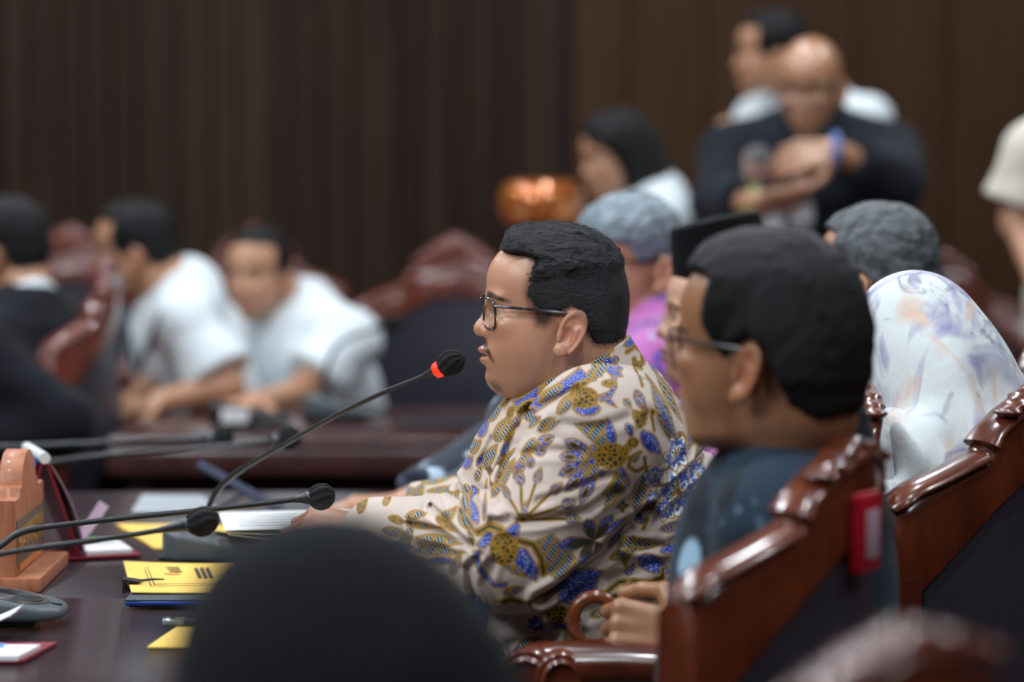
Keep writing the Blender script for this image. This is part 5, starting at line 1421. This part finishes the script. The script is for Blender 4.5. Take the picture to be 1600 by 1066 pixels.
# ------------------------------------------------------------------ microphones
def base_sdf(L=0.158, W=0.056, h0=0.052, h1=0.022):
    def f(p):
        x, y, z = p[:, 0], np.abs(p[:, 1]), p[:, 2]
        px_ = np.clip(x, 0.020, L - W * 0.9); r = np.sqrt((x - px_) ** 2 + np.maximum(y - W * 0.25, 0) ** 2) - 0.045
        r = np.maximum(r, y - W)
        top = (z - (h0 + (h1 - h0) * np.clip(x / L, -.1, 1.1)) ) * 0.95
        return smax(smax(r, top, 0.010), 0.010 - z, 0.006)
    return f
BASE_V, BASE_Q = surface(base_sdf(), *grid((-.05, -.07, 0), (.19, .07, .08), .0035))
def mic_unit(label, origin, path, head, aim, head_r=0.0175, stretch=1.0, r=0.0040, lit=False, rz=0.0, sticker=False, group='gooseneck microphones'):
    """conference unit: origin = high end of the base on the table, path = gooseneck in world space"""
    t = thing('microphone', label, 'microphone', origin, rz, group)
    o = from_arrays('base', BASE_V, BASE_Q, M['greyplastic'], t)
    MB().lathe([(0.0, 0.0), (0.044, 0.0), (0.046, 0.012), (0.0, 0.012)], (0.012, 0, 0), 24).build('foot', M['black'], o)
    MB().box((0.065, 0, 0.006), (0.10, 0.08, 0.012), bevel=0.004).build('foot', M['black'], o)
    sl = math.atan((0.052 - 0.022) / 0.158); R = Matrix.Rotation(sl, 3, 'Y')
    c = Vector((0.088, 0, 0.052 - 0.088 * math.tan(sl) + 0.0012))
    g = MB()
    for k in range(1, 9): g.tube([c + R @ Vector((0.0042 * k * math.cos(a), 0.0042 * k * math.sin(a), 0)) for a in np.linspace(0, 2 * math.pi, 24, endpoint=False)], 0.0009, seg=4, closed=True)
    g.build('speaker_grille', M['black'], o)
    g = MB().tube([c + R @ Vector((0.040 * math.cos(a), 0.040 * math.sin(a), -0.0004)) for a in np.linspace(0, 2 * math.pi, 28, endpoint=False)], 0.0026, seg=6, closed=True, flat=0.5); g.build('trim_ring', M['bronze'], o)
    b = MB().lathe([(0, 0), (0.008, 0), (0.008, 0.0016), (0, 0.0016)], c + R @ Vector((0.052, 0.0, 0)), 16, R); b.build('button', M['greyplastic'], o)
    if sticker: MB().box((0.004, -0.046, 0.034), (0.055, 0.0015, 0.030)).build('sticker', M['paper'], o)
    inv = Matrix.Rotation(-rz, 4, 'Z') @ Matrix.Translation(-Vector(tuple(origin)))
    L = lambda p: inv @ Vector(tuple(map(float, p)))
    pts = [L(p) for p in path]
    # smooth the path
    sm = []
    for i in range(len(pts) - 1):
        p0, p1, p2, p3 = pts[max(i - 1, 0)], pts[i], pts[i + 1], pts[min(i + 2, len(pts) - 1)]
        for k in range(6):
            q = k / 6; sm.append(0.5 * ((2 * p1) + (p2 - p0) * q + (2 * p0 - 5 * p1 + 4 * p2 - p3) * q * q + (3 * p1 - p0 - 3 * p2 + p3) * q ** 3))
    sm.append(pts[-1]); n = len(sm)
    rad = [r * (1.25 if i < n * 0.42 else 1.0) for i in range(n)]
    for i in range(max(0, n - 5), n): rad[i] = r * (1.0 + 0.26 * (i - (n - 6)))
    gn = MB().tube(sm, rad, seg=10).build('gooseneck', M['rubber'], t)
    MB().lathe([(0.0, -0.002), (0.0095, -0.002), (0.0085, 0.012), (0.006, 0.016), (0.0, 0.016)], sm[0], 16).build('neck_socket', M['black'], gn)
    hp = L(head); d = (L(aim) - hp).normalized() if aim is not None else (hp - sm[-1]).normalized()
    Rq = Vector((0, 0, 1)).rotation_difference(d).to_matrix()
    def foam(p):
        q = (p - np.array(hp, np.float32)) @ np.array(Rq, np.float32)
        a = np.arctan2(q[:, 1], q[:, 0]); s = q[:, 2] / head_r
        return ell(q, (0, 0, 0), (head_r, head_r, head_r * stretch)) * 0.9 + 0.0009 * np.sin(a * 9 + 1.5 * np.sin(s * 2)) * np.clip(1.2 - np.abs(s) * 0.5, 0, 1) + 0.0005 * vnoise(p, 260)
    hh = np.array(hp); V, Q = surface(foam, *grid(hh - head_r * max(1, stretch) * 1.3, hh + head_r * max(1, stretch) * 1.3, head_r / 12)); fo = from_arrays('windscreen', V, Q, M['foam'], t)
    rp = hp - d * head_r * stretch * 0.93
    if lit:
        MB().lathe([(0.0, -0.0045), (0.0100, -0.0045), (0.0112, 0.0), (0.0105, 0.005), (0.0, 0.005)], rp - d * 0.002, 20, Rq).build('light_ring', M['red_led'], t)['label'] = 'glowing red ring below the windscreen'
    else:
        MB().lathe([(0.0, -0.008), (r * 1.9, -0.008), (0.0100, 0.002), (0.0100, 0.006), (0.0, 0.006)], rp, 16, Rq).build('collar', M['greyplastic'], t)
    return t
M['bronze'] = simple('bronze_trim', (84, 66, 54), 0.35, 0.1, 60)
TZ = 0.752
o2 = T(282, 880, TZ)
pa = [(316, 834, 4.37), (321, 808, 4.36), (334, 776, 4.34), (353, 752, 4.32), (382, 731, 4.29), (440, 697, 4.24), (520, 652, 4.18), (600, 613, 4.12), (655, 591, 4.09), (683, 578, 4.075)]
st = o2 + np.array([0.035, 0.0, 0.046])
mic_unit('gooseneck microphone with glowing red ring, raised toward the speaker\'s mouth', o2, [st] + [P(*q) for q in pa[1:]], P(704, 567, 4.06), P(760, 536, 4.04), 0.0172, 1.22, 0.0037, lit=True)
o1 = T(84, 974, TZ) - np.array([0.135, 0, 0])
pb = [(-22, 868, 3.84), (2, 852, 3.85), (24, 836, 3.86), (52, 827, 3.87), (110, 819, 3.88), (200, 809, 3.90), (300, 799, 3.92), (400, 788, 3.94), (450, 782, 3.95), (478, 778, 3.955)]
mic_unit('gooseneck microphone from the lower left base, its round head just before the speaker\'s hand', o1, [o1 + np.array([0.03, 0, 0.044])] + [P(*q) for q in pb], P(502, 776, 3.96), P(540, 772, 3.96), 0.0178, 1.05, 0.0038)
o3 = T(-190, 1010, TZ) - np.array([0.10, 0, 0])
pc_ = [(-150, 905, 3.62), (-60, 880, 3.63), (0, 866, 3.64), (70, 855, 3.66), (150, 844, 3.68), (230, 832, 3.70), (285, 821, 3.71)]
mic_unit('gooseneck microphone lying low, head over the base of the red-lit one', o3, [o3 + np.array([0.03, 0, 0.044])] + [P(*q) for q in pc_], P(316, 815, 3.72), P(360, 806, 3.72), 0.0185, 1.15, 0.0036)
o4 = T(-120, 792, TZ)
pd = [(-60, 745, 4.98), (-10, 733, 4.96), (78, 722, 4.94), (160, 712, 4.93), (260, 704, 4.92), (350, 697, 4.91), (422, 690, 4.90)]
mic_unit('blurred gooseneck microphone behind the desk calendar, the lower of two parallel ones', o4, [o4 + np.array([0.03, 0, 0.044])] + [P(*q) for q in pd], P(452, 684, 4.9), P(490, 680, 4.9), 0.0205, 1.0, 0.0044)
o5 = T(-230, 776, TZ)
pe_ = [(-120, 715, 5.16), (-40, 702, 5.15), (60, 696, 5.15), (180, 691, 5.14), (260, 688, 5.14), (322, 686, 5.13)]
mic_unit('blurred gooseneck microphone farther back, the upper of two parallel ones at left', o5, [o5 + np.array([0.03, 0, 0.044])] + [P(*q) for q in pe_], P(348, 683, 5.13), P(390, 681, 5.13), 0.0195, 1.0, 0.0042)
o6 = T(492, 655, TZ)
pf_ = [(505, 600, 6.55), (522, 548, 6.55), (548, 528, 6.55), (575, 518, 6.55), (596, 509, 6.55)]
mic_unit('blurred microphone head in front of the empty leather chair', o6, [o6 + np.array([0.03, 0, 0.044])] + [P(*q) for q in pf_], P(612, 505, 6.55), P(650, 498, 6.55), 0.018, 1.5, 0.0045)
o7 = T(345, 668, TZ)
t7 = thing('control_unit', 'black conference unit with white sticker before the man in white', 'device', o7, 0)
q_ = from_arrays('housing', BASE_V, BASE_Q, M['black'], t7); MB().box((0.036, -0.0568, 0.030), (0.058, 0.003, 0.030), bevel=0.0005).build('sticker', M['paper'], t7)
MB().lathe([(0.0, 0.0), (0.044, 0.0), (0.046, 0.012), (0.0, 0.012)], (0.03, 0, 0), 24).build('foot', M['black'], t7)

# ------------------------------------------------------------------ wooden name sign
x0 = (21 - 800) * 4.10 / FPX; ya, yb = 4.085, 4.335; th = 0.034; zb = 0.772; zt = 0.892
sg = thing('nameplate', 'small wooden sign block with arched top and engraved gold lettering', 'sign', (x0, (ya + yb) / 2, TZ))
hy = (yb - ya) / 2
prof = [(-hy, 0.020), (hy, 0.020), (hy, zt - TZ - 0.012), (hy - 0.045, zt - TZ - 0.012), (hy - 0.050, zt - TZ)]
for k in range(9):
    a = math.pi * k / 8; prof.append((0.060 * math.cos(a), zt - TZ + 0.002 + 0.046 * math.sin(a)))
prof += [(-hy + 0.050, zt - TZ), (-hy + 0.045, zt - TZ - 0.012), (-hy, zt - TZ - 0.012)]
MB().prism(prof, 0, -th, 0.0, bevel=0.003).build('board', M['sign_wood'], sg)
MB().box((-0.004, 0, 0.010), (0.078, 2 * hy + 0.012, 0.020), bevel=0.002).build('base_plate', M['sign_wood'], sg)
MB().box((-0.006, 0, 0.0015), (0.074, 2 * hy + 0.004, 0.003), bevel=0.0005).build('base_plate', M['sign_wood'], sg)
MB().box((0.0006, 0, 0.066), (0.0012, 2 * hy - 0.02, 0.064), bevel=0.0004).build('plate', M['sign_face'], sg)
MB().box((0.0008, 0.0, 0.029), (0.0014, 2 * hy - 0.06, 0.010)).build('band', M['orange'], sg)
cu = bpy.data.curves.new('lettering', 'FONT'); cu.body = 'BAWASLU'; cu.size = 0.048; cu.extrude = 0.0006; cu.align_x = 'CENTER'; cu.align_y = 'CENTER'
tmp = bpy.data.objects.new('tmp', cu); COL.objects.link(tmp); dg = bpy.context.evaluated_depsgraph_get(); me = bpy.data.meshes.new_from_object(tmp.evaluated_get(dg)); bpy.data.objects.remove(tmp)
me.materials.clear(); me.materials.append(M['gold']); o = bpy.data.objects.new('lettering', me); link(o, sg); o.location = (0.0018, 0, 0.066); o.rotation_euler = (math.pi / 2, 0, math.pi / 2)

# ------------------------------------------------------------------ desk calendars
def desk_calendar(label, origin, rz, hgt, half, ln, board, face, roll=True):
    t = thing('desk_calendar', label, 'calendar', origin, rz)
    for s in (-1, 1):
        b = MB().sheet([[(s * (0.003 + (half - 0.003) * k / 4), -ln / 2, hgt - (hgt - 0.004) * k / 4), (s * (0.003 + (half - 0.003) * k / 4), ln / 2, hgt - (hgt - 0.004) * k / 4)] for k in range(5)], 0.004).build('board', board, t, angle=30)
    b = MB()
    g = [[(-(0.008 + (half) * k / 6) - 0.006 * math.sin(k * .5), yy, hgt + 0.004 - (hgt - 0.02) * k / 6) for yy in (-ln / 2 + .004, ln / 2 - .004)] for k in range(7)]
    b.sheet(g, 0.003).build('page', face, t)
    g = [[(0.006 + (half + 0.002) * k / 8 + 0.010 * math.sin(k * .39), yy, hgt + 0.002 - (hgt - 0.004) * k / 8) for yy in (-ln / 2 + .004, ln / 2 - .004)] for k in range(9)]
    MB().sheet(g, 0.0015).build('page', M['pinkpaper'], t)
    if roll: MB().tube([(0, -ln / 2 - 0.004, hgt + 0.006), (0, 0, hgt + 0.006), (0, ln / 2 + 0.004, hgt + 0.006)], 0.0085, seg=12).build('binding', M['white_plastic'], t)
    return t
o = T(46, 878, TZ); hgt = (880 - 727) * 4.4 / FPX
cal = desk_calendar('crimson A-frame desk calendar with white binding, beside the wooden sign', o + np.array([0.0, 0.07, 0.004]), math.radians(19), hgt, 0.052, 0.15, M['red_board'], M['blue_page'])
MB().box((0.045, 0, -0.001), (0.20, 0.155, 0.004), bevel=0.0008).build('base_board', M['red_board'], cal)

MB().sheet([[(-0.025, -0.035, 0.116), (-0.025, -0.005, 0.116)], [(-0.027, -0.035, 0.109), (-0.027, -0.005, 0.109)]], 0.0015).build('print', M['paper'], cal)
b = MB().box((0.098, -0.005, 0.005), (0.070, 0.13, 0.008), bevel=0.001).build('note_pad', M['paper'], cal)
for nm, mt, xx in (('sticky_note', M['orange_note'], 0.078), ('sticky_note', M['green_note'], 0.096), ('sticky_note', M['blue_note'], 0.058)):
    MB().box((xx, 0.045, 0.0105), (0.014, 0.03, 0.002)).build(nm, mt, cal)
MB().sheet([[(0.056 + 0.055 * (k / 6) , yy, 0.004 + 0.062 * (k / 6) ** 1.4) for yy in (0.0, 0.07)] for k in range(7)], 0.0015).build('curled_page', M['pinkpaper'], cal)
ap, fr, fl_ = P(306, 728, 4.92), T(446, 793, TZ), T(300, 800, TZ)
nv = thing('desk_calendar', 'dark navy folded card standing behind the red-lit microphone', 'calendar', (ap[0] + 0.07, 4.92, TZ))
o0 = np.array([*nv.location]); dy = np.array([0, 0.07, 0])
q0, q1 = ap - o0, fr - o0; q1[1] = q0[1]
MB().sheet([[q0 * (1 - k) + q1 * k + s_ * dy for s_ in (0, 1)] for k in np.linspace(0, 1, 5)], 0.005).build('board', M['navy_card'], nv)
q2 = q0 * 0.42 + q1 * 0.58; q3 = np.array([q2[0] - 0.052, q2[1], 0.002])
MB().sheet([[q2 * (1 - k) + q3 * k + s_ * dy for s_ in (0, 1)] for k in np.linspace(0, 1, 4)], 0.004).build('support', M['navy_card'], nv)

# ------------------------------------------------------------------ papers and small things on the table
def flat(name, label, cat, pts, mat, z=TZ, thick=0.002, dz=(0, 0, 0, 0), n=6, group=None, curl=0.0):
    """paper with the given four corners (photo pixels on the table plane): front-left, front-right, back-right, back-left"""
    c = [T(px, py, z) + np.array([0, 0, d]) for (px, py), d in zip(pts, dz)]
    o0 = sum(c) / 4; g = []
    for i in range(n + 1):
        row = []
        for j in range(n + 1):
            u, v = j / n, i / n; p = c[0] * (1 - u) * (1 - v) + c[1] * u * (1 - v) + c[2] * u * v + c[3] * (1 - u) * v
            p = p + np.array([0, 0, curl * (1 - u) ** 3 * (0.3 + v)]); row.append(p - o0)
        g.append(row)
    t = thing(name, label, cat, o0, group=group); MB().sheet(g, thick).build('sheet' if 'paper' in name else 'cover', mat, t)
    return t, o0
def ink(t, o0, z, pa, pb, w, mat=None, name='print'):
    a, b = T(*pa, z), T(*pb, z); d = b - a; n_ = np.array([-d[1], d[0], 0]); n_ = n_ / (np.linalg.norm(n_) + 1e-9) * w / 2
    MB().sheet([[a - n_ - o0, b - n_ - o0], [a + n_ - o0, b + n_ - o0]], 0.0004).build(name, mat or M['ink'], t)
fz = TZ + 0.014
t, o0 = flat('folder', 'yellow document folder held by a black binder clip', 'folder', [(205, 927), (440, 927), (440, 882), (193, 882)], M['yellow'], z=fz, thick=0.0016, curl=0.003)
fl = fz + 0.0028
for a, b in (((224, 884), (236, 916)), ((229, 884), (241, 913)), ((236, 916), (420, 913)), ((241, 913), (420, 910.5))): ink(t, o0, fl, a, b, 0.0012)
for k in range(3): ink(t, o0, fl, (259 + 3 * k, 887 + 3.2 * k), (280 + 2 * k, 887 + 3.2 * k), 0.006)
ink(t, o0, fl, (257, 897), (281, 897), 0.004, M['ink_red'])
for k in range(3): ink(t, o0, fl, (306 + 9 * k, 888), (313 + 9 * k, 903), 0.005)
st_ = MB(); c0, c1 = T(208, 926, fz), T(440, 884, fz)
st_.box(((c0[0] + c1[0]) / 2 - o0[0] + 0.004, (c0[1] + c1[1]) / 2 - o0[1], -0.008), (c1[0] - c0[0] - 0.012, c1[1] - c0[1] - 0.01, 0.010), bevel=0.0006); st_.build('page_block', M['paper'], t)
MB().box(((c0[0] + c1[0]) / 2 - o0[0], (c0[1] + c1[1]) / 2 - o0[1], -0.0135), (c1[0] - c0[0], c1[1] - c0[1], 0.0012)).build('back_cover', M['yellow_edge'], t)
cp_ = T(204, 910, fz + 0.004)
ct = thing('binder_clip', 'black binder clip gripping the edge of the yellow folder', 'clip', cp_)
MB().prism([(-0.010, -0.014), (0.014, -0.010), (0.014, -0.0085), (-0.006, -0.008), (-0.006, 0.002), (0.014, 0.001), (0.014, 0.0025), (-0.010, 0.006)], 1, -0.012, 0.012).build('spring', M['black'], ct, angle=20)
MB().tube([(0.012, -0.008, 0.002), (0.030, -0.005, 0.004), (0.046, 0.0, 0.004), (0.030, 0.005, 0.004), (0.012, 0.008, 0.002)], 0.0011, seg=6).build('handle', M['black'], ct)
MB().tube([(-0.008, -0.008, 0.0), (-0.010, -0.004, -0.012), (-0.008, 0.004, -0.012), (-0.008, 0.008, 0.0)], 0.0012, seg=6).build('handle', M['black'], ct)
flat('folder', 'yellow folder lying behind the microphone base, partly open', 'folder', [(240, 857), (430, 857), (420, 822), (181, 819)], M['yellow'], thick=0.002, curl=0.0)
flat('folder', 'yellow folder corner showing beside the black headscarf near the bottom', 'folder', [(230, 1012), (470, 1012), (470, 973), (286, 973)], M['yellow'], thick=0.002)
# paper held by the speaker
pp = [P(352, 829, 4.22), P(592, 828, 4.20), P(562, 797, 4.48), P(341, 801, 4.52)]
o0 = sum(pp) / 4; t = thing('paper', 'white printed sheets held up in the speaker\'s hand', 'paper', o0)
for k in range(3):
    g = [[pp[0] * (1 - u) * (1 - v) + pp[1] * u * (1 - v) + pp[2] * u * v + pp[3] * (1 - u) * v - o0 + np.array([0.002 * k, 0.003 * k, -0.0035 * k - 0.006 * math.sin(u * 3) * k]) for u in np.linspace(0, 1, 8)] for v in np.linspace(0, 1, 4)]
    MB().sheet(g, 0.0008).build('sheet', M['paper'], t)
for r_ in range(5):
    v = 0.2 + r_ * 0.14; a = pp[0] * (1 - .1) * (1 - v) + pp[1] * .1 * (1 - v) + pp[2] * .1 * v + pp[3] * .9 * v; b = pp[0] * .45 * (1 - v) + pp[1] * .55 * (1 - v) + pp[2] * .55 * v + pp[3] * .45 * v
    MB().sheet([[a - o0 + np.array([0, -.001, .0008]), b - o0 + np.array([0, -.001, .0008])], [a - o0 + np.array([0, .001, .0008]), b - o0 + np.array([0, .001, .0008])]], 0.0003).build('text_line', M['ink'], t)
flat('paper', 'grey sheet standing in for a reflection at the far edge of the dark table', 'paper', [(205, 801), (345, 801), (318, 775), (222, 773)], M['table_reflection'], thick=0.001)  # reflection on the table top, put in as a grey sheet
# phone
pz = TZ + 0.001; a, b = T(192, 953, pz), T(192, 934, pz)
ph = thing('phone', 'dark phone with blue metal edge lying before the yellow folder', 'phone', (a[0] + 0.083, (a[1] + b[1]) / 2 + 0.01, pz))
MB().box((0, 0, 0.0055), (0.166, 0.092, 0.0075), bevel=0.003, seg=3).build('frame', M['blue_metal'], ph)
MB().box((0, 0, 0.0098), (0.165, 0.091, 0.0028), bevel=0.0012).build('back_cover', M['slate'], ph)
MB().box((0, 0, 0.0010), (0.155, 0.082, 0.0020), bevel=0.0006).build('screen', M['black'], ph)
# pen
a, b = T(254, 973, TZ + 0.006), T(345, 971, TZ + 0.006)
pn = thing('pen', 'clear-barrelled pen half hidden by the black headscarf', 'pen', a)
d = b - a
MB().tube([(0, 0, 0), tuple(d * 0.03), tuple(d * 0.35), tuple(d * 0.36)], [0.0045, 0.006, 0.006, 0.0045], seg=12).build('cap', M['clear'], pn)
MB().tube([tuple(d * 0.34), tuple(d * 0.95), tuple(d)], [0.005, 0.005, 0.002], seg=12).build('barrel', M['slate'], pn)
MB().box(tuple(d * 0.20 + np.array([0, -0.002, 0.0066])), (0.028, 0.003, 0.0016), bevel=0.0005).build('clip', M['steel'], pn)
# red pad bottom left
t, o0 = flat('notepad', 'crimson-edged notepad with white pages in the lower left corner', 'notepad', [(-70, 1034), (36, 1034), (90, 1006), (-30, 1006)], M['red_board'], z=TZ + 0.002, thick=0.004)
g0 = [T(-60, 1029, TZ + .006), T(28, 1029, TZ + .006), T(64, 1011, TZ + .006), T(-30, 1011, TZ + .006)]
MB().sheet([[g0[0] - o0, g0[1] - o0], [g0[3] - o0, g0[2] - o0]], 0.006).build('page_block', M['paper'], t)
g0 = [T(-40, 1012, TZ + .0095), T(4, 1012, TZ + .0095), T(8, 1006, TZ + .0095), T(-34, 1006, TZ + .0095)]
MB().sheet([[g0[0] - o0, g0[1] - o0], [g0[3] - o0, g0[2] - o0]], 0.001).build('sticky_note', M['blue_note'], t)
# curled paper at the left edge
o0 = T(-34, 1000, TZ); t = thing('paper', 'lilac-edged sheet curling up at the left edge under the microphone base', 'paper', o0)
g = [[np.array([-0.09 + 0.14 * u, -0.02 + 0.07 * v, 0.001 + 0.036 * u * u]) for v in (0, 0.5, 1)] for u in np.linspace(0, 1, 8)]
MB().sheet(g, 0.0012).build('sheet', M['paper'], t)
MB().sheet([[np.array([0.044 + 0.006 * u, -0.02 + 0.07 * v, 0.0325 + 0.005 * u]) for v in (0, 1)] for u in (0, 1)], 0.0016).build('edge_strip', M['pinkpaper'], t)
# badge on the speaker's lap
bp = P(752, 968, 3.70); t = thing('badge', 'blue translucent badge holder on the speaker\'s lap', 'badge', bp, math.radians(35))
MB().box((0, 0, 0), (0.022, 0.004, 0.060), Matrix.Rotation(0.16, 3, 'Y'), bevel=0.002).build('sleeve', M['blue_metal'], t)
MB().box((0.001, -0.0026, 0.0), (0.014, 0.001, 0.040), Matrix.Rotation(0.16, 3, 'Y')).build('card', M['blue_page'], t)
# tablet on the far table
o0 = T(695, 668, TZ); t = thing('tablet', 'dark tablet lying on the back table before the empty chair', 'tablet', o0 + np.array([0, 0.08, 0.004]))
MB().box((0, 0, 0), (0.19, 0.14, 0.008), bevel=0.003).build('case', M['slate'], t); MB().box((0, 0, 0.0045), (0.175, 0.126, 0.001)).build('screen', M['black'], t)
# counter, bottle, cup by the bald man
cz = P(1220, 392, 6.95)[2]
ctr = thing('counter', 'narrow wooden counter before the bald man, hidden by the heads', 'counter', (P(1220, 392, 6.95)[0], 6.95, 0))
MB().box((0, 0, cz - 0.02), (0.34, 0.22, 0.04), bevel=0.006).build('top', M['table_far'], ctr); MB().box((0, 0, (cz - 0.04) / 2), (0.28, 0.16, cz - 0.04), bevel=0.004).build('cabinet', M['table_dark'], ctr)
bx = P(1250, 330, 6.95); bt = thing('bottle', 'clear plastic water bottle in front of the bald man', 'bottle', (bx[0], bx[1], cz))
hh = P(1250, 268, 6.95)[2] - cz
MB().lathe([(0.0, 0.002), (0.027, 0.0), (0.031, 0.006), (0.031, hh * 0.30), (0.029, hh * 0.33), (0.031, hh * 0.36), (0.031, hh * 0.66), (0.024, hh * 0.80), (0.013, hh * 0.88), (0.012, hh * 0.93), (0.0, hh * 0.93)], seg=20).build('body', M['bottle'] if 'bottle' in M else M['clear'], bt)
MB().lathe([(0.0315, hh * 0.37), (0.0317, hh * 0.37), (0.0317, hh * 0.62), (0.0315, hh * 0.62)], seg=20).build('wrapper', M['white_plastic'], bt)
MB().lathe([(0.0, hh * 0.90), (0.0155, hh * 0.90), (0.0155, hh), (0.0, hh)], seg=16).build('cap', M['white_plastic'], bt)
bx = P(1206, 345, 6.93); cpx = thing('cup', 'pale pink paper cup beside the water bottle', 'cup', (bx[0], bx[1], cz)); hh = P(1206, 312, 6.93)[2] - cz
MB().lathe([(0.0, 0.0), (0.026, 0.0), (0.036, hh), (0.033, hh), (0.024, 0.006), (0.0, 0.006)], seg=20).build('wall', M['pinkcup'] if 'pinkcup' in M else M['white_plastic'], cpx); MB().tube([(0.036 * math.cos(a), 0.036 * math.sin(a), hh) for a in np.linspace(0, 2 * math.pi, 20, endpoint=False)], 0.003, seg=6, closed=True).build('rim', M['white_plastic'], cpx)
bx = P(1184, 262, 6.78); cu_ = thing('glint_tumbler', 'shiny rose-coloured metal tumbler in the bald man\'s hands', 'glint_tumbler', bx)  # made-up vessel, its pale metal stands in for a highlight
MB().lathe([(0.0, -0.036), (0.024, -0.036), (0.030, -0.030), (0.034, 0.0), (0.035, 0.030), (0.032, 0.036), (0.0, 0.036)], seg=24, rot=Matrix.Rotation(0.7, 3, 'X')).build('body', M['glint_metal'], cu_); MB().lathe([(0.0, 0.036), (0.030, 0.036), (0.028, 0.046), (0.0, 0.048)], seg=24, rot=Matrix.Rotation(0.7, 3, 'X')).build('lid', M['black'], cu_)

# cane held by the dark-haired man
cc = P(930, 971, 3.66); cn_ = thing('walking_cane', 'brown wooden cane with curved handle, gripped in a hand by the speaker\'s side', 'cane', (cc[0] + 0.034, cc[1], 0.0))
zc = cc[2]; R_ = 0.028
pts = [(-0.034 + R_ * math.cos(a), 0, zc + R_ * 1.12 * math.sin(a)) for a in np.linspace(math.radians(300), math.radians(20), 20)]
pts += [(0.006, 0, zc - 0.05), (0.012, 0, zc - 0.3), (0.014, 0, 0.03)]
MB().tube(pts, [0.0088] * 20 + [0.009, 0.009, 0.008], seg=12).build('crook_handle', M['cane'], cn_)
MB().lathe([(0, 0.0), (0.012, 0.0), (0.011, 0.035), (0, 0.035)], (0.014, 0, 0), 14).build('ferrule', M['black'], cn_)
